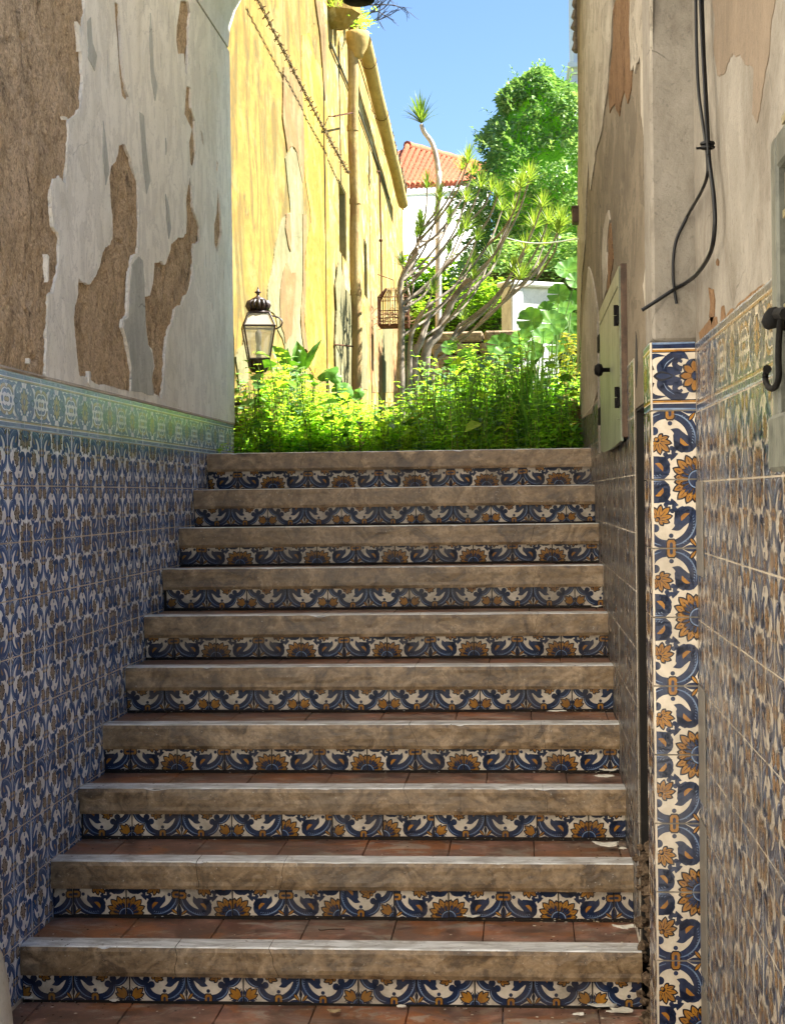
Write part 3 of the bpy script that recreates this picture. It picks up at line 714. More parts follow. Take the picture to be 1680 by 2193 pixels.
# ------------------------------------------------------------ STAIRCASE
st = thing('staircase', 'worn staircase with marble nosings, tiled risers and terracotta treads', 'staircase', ((XL+XR)/2, 3.83, 0))
def stone_mat():
    m, nt, b = newmat('brown_grey_marble'); v = coords(nt)
    nz = N(nt, 'ShaderNodeTexNoise'); nz.inputs['Scale'].default_value = 5; nz.inputs['Detail'].default_value = 6; nt.links.new(v, nz.inputs['Vector'])
    wv = N(nt, 'ShaderNodeMix', data_type='VECTOR'); wv.inputs[0].default_value = .25; nt.links.new(v, wv.inputs[4]); nt.links.new(nz.outputs['Color'], wv.inputs[5])
    f = noi(nt, wv.outputs[1], 11, 9, .7, 1.2)
    c = ramp(nt, f, [(.38, (.075, .045, .021)), (.46, (.165, .105, .050)), (.53, (.225, .148, .075)), (.62, (.32, .225, .13))])
    g_ = ramp(nt, noi(nt, coords(nt, (1, 1, 2)), 6, 8, .75, .8), [(.49, k01(0)), (.60, k01(1))])
    c = mix(nt, math_(nt, 'MULTIPLY', g_, .5), c, (.085, .062, .038))
    c = mix(nt, ramp(nt, noi(nt, v, 55, 6, .75), [(.40, k01(.45)), (.50, k01(0))]), c, (.05, .035, .02))
    sp = ramp(nt, noi(nt, v, 130, 2), [(.70, k01(0)), (.73, k01(1))]); c = mix(nt, math_(nt, 'MULTIPLY', sp, .5), c, (.5, .46, .38))
    sc_ = ramp(nt, noi(nt, coords(nt, (1, 1, 5)), 14, 5, .8, 2.5), [(.60, k01(0)), (.615, k01(1)), (.63, k01(0))]); c = mix(nt, math_(nt, 'MULTIPLY', sc_, .4), c, (.38, .34, .27))
    nt.links.new(c, b.inputs['Base Color']); nt.links.new(math_(nt, 'ADD', math_(nt, 'MULTIPLY', f, .3), .3), b.inputs['Roughness'])
    b.inputs['Specular IOR Level'].default_value = .45
    bump(nt, b, noi(nt, v, 70, 6, .7), .25, .002); return m
def marble_top():  # top of the nosing slab, whitened to paint in sky reflection
    m, nt, b = newmat('worn_sky_pale_marble_top'); v = coords(nt)
    f = noi(nt, coords(nt, (.5, 2, 1)), 16, 8, .7, 1)
    c = ramp(nt, f, [(.38, (.30, .28, .25)), (.5, (.52, .51, .48)), (.6, (.68, .67, .64))])
    c = mix(nt, ramp(nt, noi(nt, v, 7, 8, .75), [(.52, k01(0)), (.62, k01(.7))]), c, (.22, .18, .14))
    sp = ramp(nt, noi(nt, v, 60, 3), [(.68, k01(0)), (.71, k01(1))]); c = mix(nt, sp, c, (.10, .08, .06))
    nt.links.new(c, b.inputs['Base Color']); b.inputs['Roughness'].default_value = .32
    bump(nt, b, noi(nt, v, 50, 5), .2, .002); return m
def terracotta():
    m, nt, b = newmat('terracotta_tread_tile'); v = coords(nt)
    f = noi(nt, v, 9, 8, .65, .5)
    c = ramp(nt, f, [(.40, (.13, .058, .036)), (.5, (.235, .105, .066)), (.60, (.34, .175, .115))])
    a = ramp(nt, noi(nt, coords(nt, (1, 1.5, 1)), 3.3, 5, .6, .8), [(.52, k01(0)), (.55, k01(1))]); c = mix(nt, math_(nt, 'MULTIPLY', a, .75), c, (.30, .10, .025))
    wn_ = ramp(nt, noi(nt, coords(nt, (.6, 1.3, 1)), 8, 7, .75, 1.0), [(.545, k01(0)), (.565, k01(1))]); c = mix(nt, math_(nt, 'MULTIPLY', wn_, .7), c, (.36, .29, .22))
    d = ramp(nt, noi(nt, v, 5, 9, .75), [(.45, k01(.55)), (.62, k01(0))]); c = mix(nt, d, c, (.055, .04, .024))
    sp = ramp(nt, noi(nt, v, 90, 3), [(.68, k01(0)), (.71, k01(1))]); c = mix(nt, math_(nt, 'MULTIPLY', sp, .6), c, (.40, .33, .25))
    nt.links.new(c, b.inputs['Base Color']); nt.links.new(math_(nt, 'ADD', math_(nt, 'MULTIPLY', f, .5), .18), b.inputs['Roughness'])
    bump(nt, b, noi(nt, v, 60, 6), .3, .002); return m
M_stone, M_top, M_terra = stone_mat(), marble_top(), terracotta()
M_dirt, nt_, b_ = newmat('dark_dirt'); b_.inputs['Base Color'].default_value = (.014, .009, .005, 1); b_.inputs['Roughness'].default_value = 1
TS = tile_mats('_riser', .34, .5, .22)
SY = [3.829, 4.095, 4.374, 4.634, 4.914, 5.171, 5.452, 5.727, 5.997, 6.268]
SZ = [-1.094, -.946, -.806, -.667, -.528, -.387, -.246, -.110, .029, .173]
SZ = [z+EYE for z in SZ]
BEV = .003
seams = [0, 1, 0, 1, 0, 1, 0, 1, 0, 1]
for k in range(10):
    y, z = SY[k], SZ[k]; zb = SZ[k-1] if k else 0.0
    yn = SY[k+1]+.022 if k < 9 else 6.95
    ov = .022; hN = .071
    # core with terracotta tread, split into tiles with sunken joints
    g = G(); rd = random.Random(30+k)
    g.box((XL+.001, y+ov, zb-.06), (XR-.001, yn, z-.012), 1)
    x = XL+.001; first = True
    while x < XR-.001:
        x1 = min(XR-.001, x+(.13 if first and k % 2 else .226)); first = False
        dzt = rd.uniform(-.0012, .0008)
        if x1-x > .01: g.box((x+.001, y+.078, z-.02), (x1-.001, yn, z-.004+dzt), 0, .0015)
        x = x1
    core = g.build('step', [M_terra, M_dirt], st)
    # marble nosing in two or three slabs with irregular cracked joints
    g = G(); xs = [XL+.002]+sorted(rd.sample([-.85, -.62, -.33, -.1, .05], 2))+[XR-.002]
    cut = []
    for xc in xs[1:-1]:
        sl_ = rd.uniform(-.004, .004); xq = xc; pts = []
        for q in range(8): pts.append((xq, z-hN*q/7)); xq += sl_+rd.uniform(-.003, .003)
        cut.append(pts)
    def edge_path(i):
        if i == 0: return [(xs[0], z-hN*q/7) for q in range(8)]
        if i == len(xs)-1: return [(xs[-1], z-hN*q/7) for q in range(8)]
        return cut[i-1]
    NX = 60
    for i in range(len(xs)-1):
        a, b2 = edge_path(i), edge_path(i+1)
        rows = []
        e = .0004 if rd.random() < .6 else .0007
        for q in range(8):
            r_ = []
            for t in range(NX+1):
                xx = a[q][0]+e*(i > 0)+(b2[q][0]-a[q][0]-e*(i < len(xs)-2)-e*(i > 0))*t/NX
                wob = .003*noise.noise((xx*4, k*3.1, q*.3))+.0012*noise.noise((xx*40, k*5.1, q*1.3))
                cz_ = -.0016*abs(noise.noise((xx*3.1, k*2.7, 1)))-max(0, noise.noise((xx*19, k*4.3, 8))-.42)*.016 if q == 0 else 0
                r_.append((xx, y+wob+(BEV if q in (0, 7) else 0), a[q][1]+cz_))
            rows.append(r_)
        g.grid(rows[::-1], 0, False)
        # top: worn front edge with small chips, then the strip paled for sky reflection
        t0, t1, t2 = [], [], []
        for t in range(NX+1):
            xx = a[0][0]+e*(i > 0)+(b2[0][0]-a[0][0]-2*e)*t/(NX)
            ch = max(0, noise.noise((xx*23, k*7.7, 3))-.40)*.016; cz_ = -.0016*abs(noise.noise((xx*3.1, k*2.7, 1)))-max(0, noise.noise((xx*19, k*4.3, 8))-.42)*.016
            t0.append((xx, y+BEV, z+cz_)) ; t1.append((xx, y+BEV+.004+ch-cz_*1.5, z+.0022+cz_*.3)); t2.append((xx, y+.078, z+.002))
        g.grid([t0, t1, t2], 1, False)
        g.poly([(a[7][0], y+BEV, z-hN), (b2[7][0], y+BEV, z-hN), (b2[7][0], y+.05, z-hN), (a[7][0], y+.05, z-hN)][::-1], 0)
    g.box((XL+.003, y+.006, z-hN+.004), (XR-.003, y+.076, z-.003), 2)
    g.build('nosing', [M_stone, M_top, M_dirt], core)
    # tiled riser: tiles cut in half, one half per row
    g = G(); h = z-hN-zb-.004; hw = min(1, h/S)
    kind = ['A', 'B', 'M', 'B', 'A', 'B', 'A', 'B', 'A', 'B'][k]
    off = [-.012, -.085, .005, -.062, -.02, -.045, .01, -.06, .0, -.02][k]
    x = XL+off; i = 0
    if kind != 'A': i = 1
    while x < XR-.004:
        kk = kind
        if kind == 'M': kk = 'A' if i in (1, 2, 3, 4, 6, 8, 9) else 'B'
        if k == 1 and i == 7: kk = 'A'
        w0, w1 = max(0, (XL+.003-x)/S), min(1, (XR-.003-x)/S)
        fl = i % 2
        jz = rd.uniform(-.0012, .0012)
        if w1-w0 > .05:
            if kk == 'A': put_tile(g, (x, y+ov+.001, zb+.004+jz), (1, 0, 0), (0, 0, 1), S, 'main', fl, 0, (w0, w1, 0, hw))
            else: put_tile(g, (x, y+ov+.001, zb+.004+jz), (1, 0, 0), (0, 0, 1), S, 'main', fl, 1, (w0, w1, 0, hw))
        x += S+.0006; i += 1
    g.build('riser_tiles', TS, core)
g = G(); g.box((XL+.002, SY[0]+.021, -.002), (XR-.002, SY[0]+.0225, .07)); 
# ground-floor landing in front of the stairs
g = G(); x = XL; rd = random.Random(4)
g.box((-9, -12, -.3), (9, SY[0]+.021, -.012), 1)  # unseen pale forecourt added to bounce sunlight into the stairway
for j in range(8):
    y1 = SY[0]+.018-j*.226; x = XL+.05-(j % 2)*.1-.226*2
    for i in range(12): g.box((x+i*.226+.0012, y1-.226+.0012, -.02), (x+(i+1)*.226-.0012, y1-.0012, 0+rd.uniform(-.001, .0005)), 0, .0015)
o = g.build('floor', [M_terra, plaster_mat('pale_bounce_paving', (.74, .70, .62), (.66, .62, .54), (.55, .5, .42), .1)]); tag(o, kind='structure')
# ------------------------------------------------------------ SETTING OUTSIDE
ZL = SZ[9]-.004
M_soil, nt_, b_ = newmat('garden_soil')
_v = coords(nt_); nt_.links.new(ramp(nt_, noi(nt_, _v, 5, 8, .7), [(.35, (.05, .045, .02)), (.5, (.06, .08, .02)), (.7, (.10, .14, .035))]), b_.inputs['Base Color']); b_.inputs['Roughness'].default_value = .95
bump(nt_, b_, noi(nt_, _v, 14, 8, .7), .8, .05)
g = G(); g.box((-600, 6.96, -.3), (600, 1500, ZL-.02)); tag(g.build('ground', M_soil), kind='structure')
g = G(); g.box((-1500, -1500, -1.6), (1500, 1500, -.32)); 
# unseen white wall left of the camera, added to bounce sunlight inside
cw = thing('bounce_wall', 'unseen white wall added to bounce sunlight, nearer than the blue tiled wall', 'wall', (-1.9, 0, 0))
g = G(); g.box((-2.3, -7, -.3), (-1.32, 3.33, 6.0)); g.box((-2.3, 3.34, -.3), (XL-.46, 3.9, 6.0)); g.build('masonry', plaster_mat('bounce_wall_plaster', (.78, .75, .70), (.72, .69, .64), (.6, .58, .52), .1), cw)

# ------------------------------------------------------------ YELLOW HOUSE
XW, YS, TH = -1.30, 10.8, .0172
def wx2(y): return XW - TH*max(0, y-YS)
def pH(u, v, off=0.0):          # onto the far part of the yellow wall, which turns slightly outwards
    r = ray(u, v); nrm = Vector((1, TH, 0)); d = XW+off+TH*YS
    p = r*(d/(r.x+TH*r.y)); p.z += EYE; return p
def yellow_mat(name, base, base2, pale, dark, amt=1.0, seed=0.0):
    m, nt, b = newmat(name)
    v0 = coords(nt); v = coords(nt, (1, .30, .42)); v2 = coords(nt, (1, .42, .20)); v3 = coords(nt, (1, .28, .75))
    c = mix(nt, ramp(nt, noi(nt, v3, 1.6+seed, 6, .6), [(.35, k01(0)), (.65, k01(1))]), base, base2)
    f = noi(nt, v, 5+seed, 9, .66, 1.4)
    c = mix(nt, math_(nt, 'MULTIPLY', ramp(nt, f, [(.50, k01(0)), (.56, k01(.7)), (.66, k01(1))]), .75*amt), c, pale)
    c = mix(nt, math_(nt, 'MULTIPLY', ramp(nt, noi(nt, v2, 8, 10, .72, 1.5), [(.48, k01(0)), (.57, k01(1))]), .9*amt), c, dark)
    c = mix(nt, math_(nt, 'MULTIPLY', ramp(nt, noi(nt, v2, 26, 8, .75, 1.5), [(.58, k01(0)), (.62, k01(1))]), .28), c, tuple(q*.45 for q in base))
    c = mix(nt, ramp(nt, noi(nt, v3, 30, 7, .75), [(.40, k01(.5)), (.52, k01(0))]), c, tuple(q*.55 for q in base))
    c = mix(nt, ramp(nt, noi(nt, v3, 6, 8, .75), [(.46, k01(0)), (.60, k01(.45))]), c, tuple(q*.6 for q in base))
    nt.links.new(c, b.inputs['Base Color']); b.inputs['Roughness'].default_value = .9; b.inputs['Specular IOR Level'].default_value = .15
    n1 = bump(nt, b, f, .5, .01); bump(nt, b, noi(nt, v0, 60, 6, .7), .4, .004, n1)
    return m
M_y1 = yellow_mat('weathered_yellow_limewash', (.270, .172, .040), (.285, .165, .037), (.225, .185, .075), (.09, .075, .028))
M_y2 = yellow_mat('pale_yellow_limewash', (.262, .178, .050), (.275, .175, .042), (.62, .58, .34), (.30, .22, .08), .7, .7)
M_y3 = yellow_mat('bright_yellow_paint', (.285, .175, .028), (.262, .155, .026), (.62, .48, .16), (.26, .19, .04), .6, 1.3)
M_paleg = yellow_mat('pale_undercoat', (.215, .195, .095), (.18, .168, .085), (.27, .26, .16), (.12, .11, .055), .7, .3)
M_pink = yellow_mat('pinkish_bare_render', (.22, .145, .058), (.185, .12, .05), (.30, .22, .12), (.14, .09, .05), .6, .9)
M_orange = yellow_mat('orange_bare_render', (.31, .155, .07), (.33, .20, .09), (.6, .5, .3), (.25, .13, .05), .6, .9)
M_olive = yellow_mat('olive_shade_reveal', (.30, .27, .13), (.24, .23, .12), (.30, .28, .16), (.12, .11, .05), .5)  # olive puts the unlit jambs' shade into the colour
yh = thing('yellow_house', 'long low yellow house with peeling paint, tiled eaves and a fat gutter', 'house', (XW-.2, 12, ZL))
Z3, O3X, O3Y = .2510, 472.3, 463.9
def tr3(pts): # zoomed picture of the near yellow wall -> wall plane
    o = []
    for x, y in pts:
        p = pX(O3X+x*Z3, O3Y+y*Z3, XW); o.append((p.y, p.z))
    return o
def tr2(pts):
    o = []
    for x, y in pts:
        p = pX(O3X+x*Z3, y*Z3, XW); o.append((p.y, p.z))
    return o
g = G(); g.box((XW-.4, YE-.4, ZL-.1), (XW, YS-.01, EYE+5.2)); yw = g.build('wall', M_y1, yh)
m3Y = lambda p: Vector((XW, p[0], p[1]))
def patch(name, mat, lists, th, amp=.012, seed=200):
    for i, q in enumerate(lists):
        g = G(); flake_sheet(g, [rough_line(q, amp, seed+i, 6)], m3Y, (1, 0, 0), th+.0007*i); g.build(name, mat, yh)
patch('bright_paint', M_y3, [tr2([(690,300),(760,280),(800,500),(880,620),(895,900),(905,1300),(915,2000),(915,2010),(780,2010),(760,1800),(715,1500),(705,1200),(690,900),(688,600)]), tr3([(780,0),(915,0),(930,300),(945,700),(950,1000),(960,1300),(900,1400),(800,1380),(740,1250),(735,1150),(715,900),(718,480),(725,250)])], .003, .01, 210)
patch('undercoat', M_paleg, [tr3([(600,-40),(690,-40),(690,100),(700,420),(690,480),(690,700),(670,900),(700,1150),(740,1300),(700,1500),(560,1500),(545,1200),(540,1100),(480,960),(470,860),(395,800),(395,620),(440,400),(470,200),(520,20)]),
     tr2([(600,1240),(640,1300),(690,1560),(700,1800),(690,2030),(590,2030),(590,1800),(570,1600),(545,1350)]), tr3([(1000,380),(1040,500),(1060,620),(1120,700),(1120,1450),(980,1450),(972,1100),(985,800),(975,600)]), tr3([(200,900),(215,1100),(230,1400),(150,1500),(120,1200),(180,1100)])], .005, .012, 220)
patch('bare_render', M_pink, [tr2([(530,570),(620,590),(680,700),(690,800),(700,1100),(705,1300),(700,1500),(690,1560),(640,1300),(600,1240),(560,1290),(520,1000),(525,700)]),
     tr3([(545,400),(575,440),(600,490),(628,480),(628,600),(605,800),(600,1000),(540,1080),(530,1000),(498,920),(498,620),(520,480)]),
     tr3([(690,-20),(720,-20),(725,200),(700,420),(715,480),(712,700),(700,900),(715,1000),(735,1150),(700,1130),(680,1000),(672,850),(690,600),(692,300)]),
     tr2([(790,-60),(850,-60),(890,300),(893,700),(880,860),(862,600),(840,300)]), tr3([(548,-20),(575,-20),(590,200),(582,300),(560,220),(540,100)])], .0085, .008, 230)
g = G()
for i, (z0, z1) in enumerate(((EYE+.3, EYE+4.9),)):
    pts = [Vector((XW+.004, YS-.012+.006*math.sin(k*1.3), z0+(z1-z0)*k/40)) for k in range(41)]
    g.tube(pts, [.006+.006*abs(noise.noise((0, 0, k*.9))) for k in range(41)], 6)
g.build('mossy_joint', M_shadow, yh)
# far part of the wall with three openings
def quadbox(g, y0, y1, z0, z1, o0, o1, m=0):
    c = []
    for z in (z0, z1):
        for y, o in ((y0, o0), (y0, o1), (y1, o1), (y1, o0)): c.append(Vector((wx2(y)+o, y, z)))
    for f in ((0,3,2,1),(4,5,6,7),(0,1,5,4),(1,2,6,5),(2,3,7,6),(3,0,4,7)): g.poly([c[i] for i in f], m)
YEND = 20.7
_ea, _eb = pH(792, 100, .06), pH(886, 452, .06)
zE = lambda y: _ea.z+(_eb.z-_ea.z)*(y-_ea.y)/(_eb.y-_ea.y)-.10          # line of the eaves
ops = [(11.85, 12.45, EYE+1.82, EYE+2.36), (13.0, 13.62, ZL, EYE+2.28), (14.15, 14.52, EYE+1.78, EYE+2.28)]
g = G(); y = YS
for (a, b2, z0, z1) in ops:
    quadbox(g, y, a, ZL-.1, zE(y)-.02, -.35, 0); quadbox(g, a, b2, z1, zE(y)-.02, -.35, 0)
    if z0 > ZL: quadbox(g, a, b2, ZL-.1, z0, -.35, 0)
    y = b2
quadbox(g, y, YEND, ZL-.1, zE(YEND)-.02, -.35, 0)
g.build('wall', M_y2, yh)
for i, (a, b2, z0, z1) in enumerate(ops):
    g = G(); quadbox(g, b2-.012, b2-.002, z0, z1, -.34, -.006); quadbox(g, a+.002, b2-.014, z1-.01, z1-.002, -.34, -.006)
    wv_ = g.build('door' if i == 1 else 'window', M_olive, yh)
    g = G(); quadbox(g, a+.003, b2-.015, z0+.01, z1-.012, -.31, -.27); g.build('panel' if i == 1 else 'shutter', M_greywood, wv_)
g = G()
m3F = lambda p: Vector((wx2(p[0]), p[0], p[1]))
def trF(pts):
    o = []
    for x, y in pts:
        p = pH(O3X+x*Z3, O3Y+y*Z3); o.append((p.y, p.z))
    return o
for i, q in enumerate([[(1272,640),(1330,620),(1350,800),(1370,1000),(1375,1300),(1370,1500),(1290,1500),(1270,1200),(1268,900)], [(1470,940),(1560,950),(1530,1100),(1510,1300),(1500,1500),(1460,1500),(1465,1200)]]):
    g = G(); flake_sheet(g, [rough_line(trF(q), .01, 260+i)], m3F, (1, 0, 0), .004+.0006*i); g.build('bare_render', M_orange, yh)
for i, q in enumerate([[(1380,950),(1465,945),(1462,1200),(1455,1500),(1380,1500),(1375,1200)], [(1195,1000),(1240,900),(1250,1200),(1255,1480),(1200,1480)]]):
    g = G(); flake_sheet(g, [rough_line(trF(q), .01, 270+i)], m3F, (1, 0, 0), .003+.0006*i); g.build('undercoat', M_paleg, yh)
# cornice under the eaves (stepped profile)
g = G(); y0c, y1c = YS+.02, YEND+.05
prof = [(-.02, -.20), (.008, -.20), (.008, -.15), (.02, -.13), (.02, -.08), (.035, -.05), (.035, .02), (-.02, .02)]
rows = []
for y in np.linspace(y0c, y1c, 24): rows.append([Vector((wx2(y)+o+.004*noise.noise((y*2, o*9, 0)), y, zE(y)+z)) for o, z in prof])
g.grid([r+[r[0]] for r in rows], 0, False); g.poly(rows[0]); g.poly(rows[-1][::-1])
for k in range(44):
    y = y0c+.15+k*.22; quadbox(g, y, y+.06, zE(y)-.12, zE(y)-.085, .010, .034)
g.build('cornice', M_y2, yh)
# roof of old clay tiles
M_tile_old = render_mat('old_lichen_tile', (.30, .22, .14), (.22, .17, .11), (.07, .055, .035))
g = G()
for k in range(58):
    y = YS+.05+k*.172
    if y > YEND+.1: break
    for (lay, rad, off, dz_) in ((0, .085, .02, .09), (1, .08, .06, .05)):
        yy = y+(.086 if lay else 0); rows = []
        for q, t in enumerate(np.linspace(0, 1, 4)):
            ox = off-.9*t+.012*math.sin(k*2.3); r_ = []
            for a in range(9):
                an = R(180*a/8); sg = 1 if lay == 0 else -1
                r_.append(Vector((wx2(yy)+ox, yy+rad*math.cos(an)*(1-.12*t), zE(yy)+dz_+.03+t*.32+sg*rad*.75*math.sin(an)*(1-.1*t)+.006*math.sin(k*5.1))))
            rows.append(r_)
        g.grid(rows, 0, True)
        rim = rows[0]; g.grid([rim, [p+Vector((-.0, 0, -.016)) for p in rim]], 0, False)
        g.grid([[p+Vector((0, 0, -.016)) for p in r2] for r2 in rows], 0, True)
g.build('roof', M_tile_old, yh)
# gutter: a fat half-rusted pipe hung by wires
M_pipe = yellow_mat('yellow_painted_pipe', (.44, .32, .12), (.46, .33, .12), (.45, .36, .16), (.30, .21, .09), .35)
M_pipe2 = yellow_mat('rusting_yellow_pipe', (.40, .30, .12), (.38, .28, .13), (.38, .30, .18), (.22, .12, .06), .8, 2.0)
gp0, gp1 = pH(779, 88, .125), pH(863, 437, .12)
g = G(); n_ = 24; pts = [gp0.lerp(gp1, t/n_)+Vector((0, 0, .012*math.sin(t*.8))) for t in range(n_+1)]
g.tube(pts, [.060+.003*noise.noise((t, 1, 0)) for t in range(n_+1)], 16)
gut = g.build('gutter', M_pipe, yh)
M_rustwire = wood_mat('rusty_wire', (.13, .05, .02), (.05, .02, .01), .9, (1, 1, 1), 60, .2)
for t in (.09, .36, .60):
    c = gp0.lerp(gp1, t); g = G(); a_ = (gp1-gp0).normalized(); u1 = a_.cross(Vector((0, 0, 1))).normalized(); u2 = u1.cross(a_)
    ring = [c+(u1*math.cos(2*math.pi*k/18)+u2*math.sin(2*math.pi*k/18))*.064 for k in range(19)]
    g.tube(ring, .003, 5, cap=False); g.tube([c+u1*-.064, c+Vector((-.10, 0, .05))], .003, 4); g.build('gutter_strap', M_rustwire, gut)
# downpipe with its hopper
hp = pH(765, 78, .14); dp1 = pH(765, 860, .10)
g = G(); pts = [hp.lerp(dp1, t/20) for t in range(21)]
pts = [Vector((wx2(p.y)+.10+.012*math.sin(i*.9)*.4, p.y, p.z)) for i, p in enumerate(pts)]
g.tube(pts, .040, 14)
for t in (5, 9, 14): 
    g.tube([pts[t]-Vector((0, 0, .02)), pts[t]+Vector((0, 0, .02))], .0445, 14)
dpipe = g.build('downpipe', M_pipe2, yh)
g = G(); g.lathe(hp+Vector((0, 0, 0)), [(.0, -.16), (.040, -.16), (.046, -.13), (.075, -.08), (.088, -.02), (.088, .03), (.078, .03), (.070, -.01), (.0, -.02)], 16); g.build('hopper', M_pipe, dpipe)
g = G(); g.tube([pH(704, 249, .006), pH(716, 249, .09), pts[4]+Vector((0, 0, -.02))], .006, 5); g.build('pipe_bracket', M_rustwire, dpipe)
g = G(); g.tube([pH(716, 738, .01), pH(755, 742, .10)], .006, 5); g.build('pipe_bracket', M_rustwire, dpipe)
g = G(); g.tube([pH(812, 367, .02), pH(814, 450, .02), pH(816, 560, .02), pH(817, 640, .02)], .008, 6); g.tube([pH(806, 367, .0), pH(812, 367, .02)], .008, 6); g.lathe(pH(815, 515, .02), [(0, -.02), (.018, -.01), (.018, .01), (0, .02)], 8); g.build('conduit', M_rustwire, yh)
g = G(); g.tube([pH(708, 93, .015), pH(740, 170, .012), pH(771, 246, .015), pH(800, 328, .012), pH(834, 427, .015)], .009, 6); o = g.build('wall_line', M_greywood)  # thin grey tube tracing a dark line on the wall
tag(o, 'thin grey line running along the yellow wall below the gutter', 'cable')
# broken top of the house end: lump of plaster, weeds and twigs
g = G()
for u, v, r in ((722, 18, .16), (742, 26, .12), (712, 2, .2), (752, 44, .07)):
    p = pH(u, v, .02); prf = [(0, -r)]+[(r*math.cos(R(a))*(1+.15*math.sin(a)), r*math.sin(R(a))) for a in range(-60, 61, 30)]+[(0, r)]
    g = G(); g.lathe(p, prf, 9, 0, smooth=False); g.build('broken_coping', M_y2, yh)

# barbed wire on the near yellow wall
M_barb = wood_mat('rusted_barbed_wire', (.17, .12, .05), (.10, .07, .03), .85, (1, 1, 1), 80, .3)
bw = thing('barbed_wire', 'rusty barbed wire strand stretched high along the yellow wall', 'barbed wire', pX(650, 185, XW+.05))
g = G(); A, B = pX(548, -10, XW+.05), pX(746, 371, XW+.05)
N_ = 90; pa, pb = [], []
for k in range(N_+1):
    c = A.lerp(B, k/N_)-Vector((0, 0, .02*math.sin(math.pi*k/N_))); an = k*1.35
    pa.append(c+Vector((math.cos(an), 0, math.sin(an)))*.006); pb.append(c-Vector((math.cos(an), 0, math.sin(an)))*.006)
g.tube(pa, .0035, 4); g.tube(pb, .0035, 4); g.build('strand', M_barb, bw)
rd = random.Random(9)
for k in range(34):
    g = G()
    c = A.lerp(B, (k+.5)/34)-Vector((0, 0, .02*math.sin(math.pi*k/34)))
    for q in range(2):
        d = Vector((rd.uniform(-1, 1), rd.uniform(-.6, .6), rd.uniform(-1, 1))).normalized()*.026
        g.tube([c-d, c+d], .0028, 4)
    g.tube([c+Vector((math.cos(t)*.008, t*.003-.01, math.sin(t)*.008)) for t in np.linspace(0, 12, 12)], .003, 4)
    g.build('barb', M_barb, bw)

# ------------------------------------------------------------ WALL LANTERN
M_copper = wood_mat('dark_aged_copper', (.035, .014, .009), (.018, .009, .006), .45, (1, 1, 1), 30, .6)
M_glass, nt_, b_ = newmat('dusty_lantern_glass')
b_.inputs['Base Color'].default_value = (.78, .78, .66, 1); b_.inputs['Roughness'].default_value = .25; b_.inputs['Alpha'].default_value = .42
b_.inputs['Specular IOR Level'].default_value = .6
YLn = 7.9; lc = pX(554, 760, XW+.12); lx, ly = XW+.12, lc.y
def lz(v): return pY(554, v, ly).z
k_px = ly/3432
ln = thing('wall_lantern', 'old four-sided copper lantern with cloudy glass on the yellow wall above the weeds', 'lantern', (lx, ly, lz(790)))
z_t, z_m, z_e, z_b = lz(670), lz(671), lz(700), lz(770)       # cap, top of roof glass, widest rim, bottom
w_top, w_mid, w_bot = .046, .070, .046
rot = Matrix.Rotation(R(14), 4, 'Z')
def ring4(w_, z): return [Vector((lx, ly, z))+rot.to_3x3() @ Vector((sx*w_, sy*w_, 0)) for sx, sy in ((-1,-1),(1,-1),(1,1),(-1,1))]
ra, rb, rc = ring4(w_top, z_m), ring4(w_mid, z_e), ring4(w_bot, z_b)
g = G()
for a, b2 in ((ra, rb), (rb, rc)):
    for i in range(4): g.tube([a[i], b2[i]], .0042, 5)
for r_ in (ra, rb, rc):
    for i in range(4): g.tube([r_[i], r_[(i+1) % 4]], .005, 5)
g.build('frame', M_copper, ln)
for i in range(4):
    j = (i+1) % 4
    g = G(); g.poly([rb[i].lerp(rc[i], .0), rb[j], rc[j], rc[i]]); g.build('glass_pane', M_glass, ln)
    g = G(); g.poly([ra[i], ra[j], rb[j], rb[i]]); g.build('roof_pane', M_glass, ln)
g = G(); cc = Vector((lx, ly, 0))
g.lathe(cc, [(.0, z_m+.012), (.040, z_m+.012), (.055, z_m), (.05, z_m-.004), (.0, z_m-.004)], 14)
for k in range(14):        # lobed crown
    a = 2*math.pi*k/14; pr = [(.022, 0), (.044, .006), (.052, .022), (.046, .038), (.026, .046)]
    g.tube([cc+Vector((r_*math.cos(a), r_*math.sin(a), z_m+.012+h_)) for r_, h_ in pr], .0085, 6)
g.lathe(cc, [(.0, z_m+.05), (.032, z_m+.056), (.034, z_m+.064), (.018, z_m+.072), (.007, z_m+.078), (.006, z_m+.088), (.017, z_m+.096), (.006, z_m+.102), (.004, z_m+.112), (.0, z_m+.124)], 14)
g.build('crown', M_copper, ln)
g = G(); g.lathe(cc, [(.0, z_b+.002), (.045, z_b+.002), (.047, z_b-.006), (.038, z_b-.02), (.034, z_b-.045), (.018, z_b-.062), (.008, z_b-.07), (.008, z_b-.22), (0, z_b-.22)], 14)
for k in range(10):
    a = 2*math.pi*k/10; g.tube([cc+Vector((r_*math.cos(a), r_*math.sin(a), z_b-h_)) for r_, h_ in ((.046, .004), (.043, .03), (.026, .056))], .007, 5)
g.tube([Vector((lx, ly, z_b-.16)), Vector((lx-.04, ly, z_b-.2)), Vector((XW+.002, ly, z_b-.2))], .008, 6)
g.build('stem', M_copper, ln)
g = G(); g.tube([Vector((lx, ly+.07, z_e+.03))+Vector((.055*math.sin(t)+.045, 0, .032*math.cos(t)-.005)) for t in np.linspace(0, 3.6, 10)], .004, 5); g.build('handle', M_copper, ln)
g = G(); g.lathe(cc, [(0, z_b+.004), (.012, z_b+.006), (.012, z_b+.06), (.009, z_b+.065), (.014, z_b+.09), (.016, z_b+.12), (.0, z_b+.14)], 10); g.build('bulb', M_cream, ln)

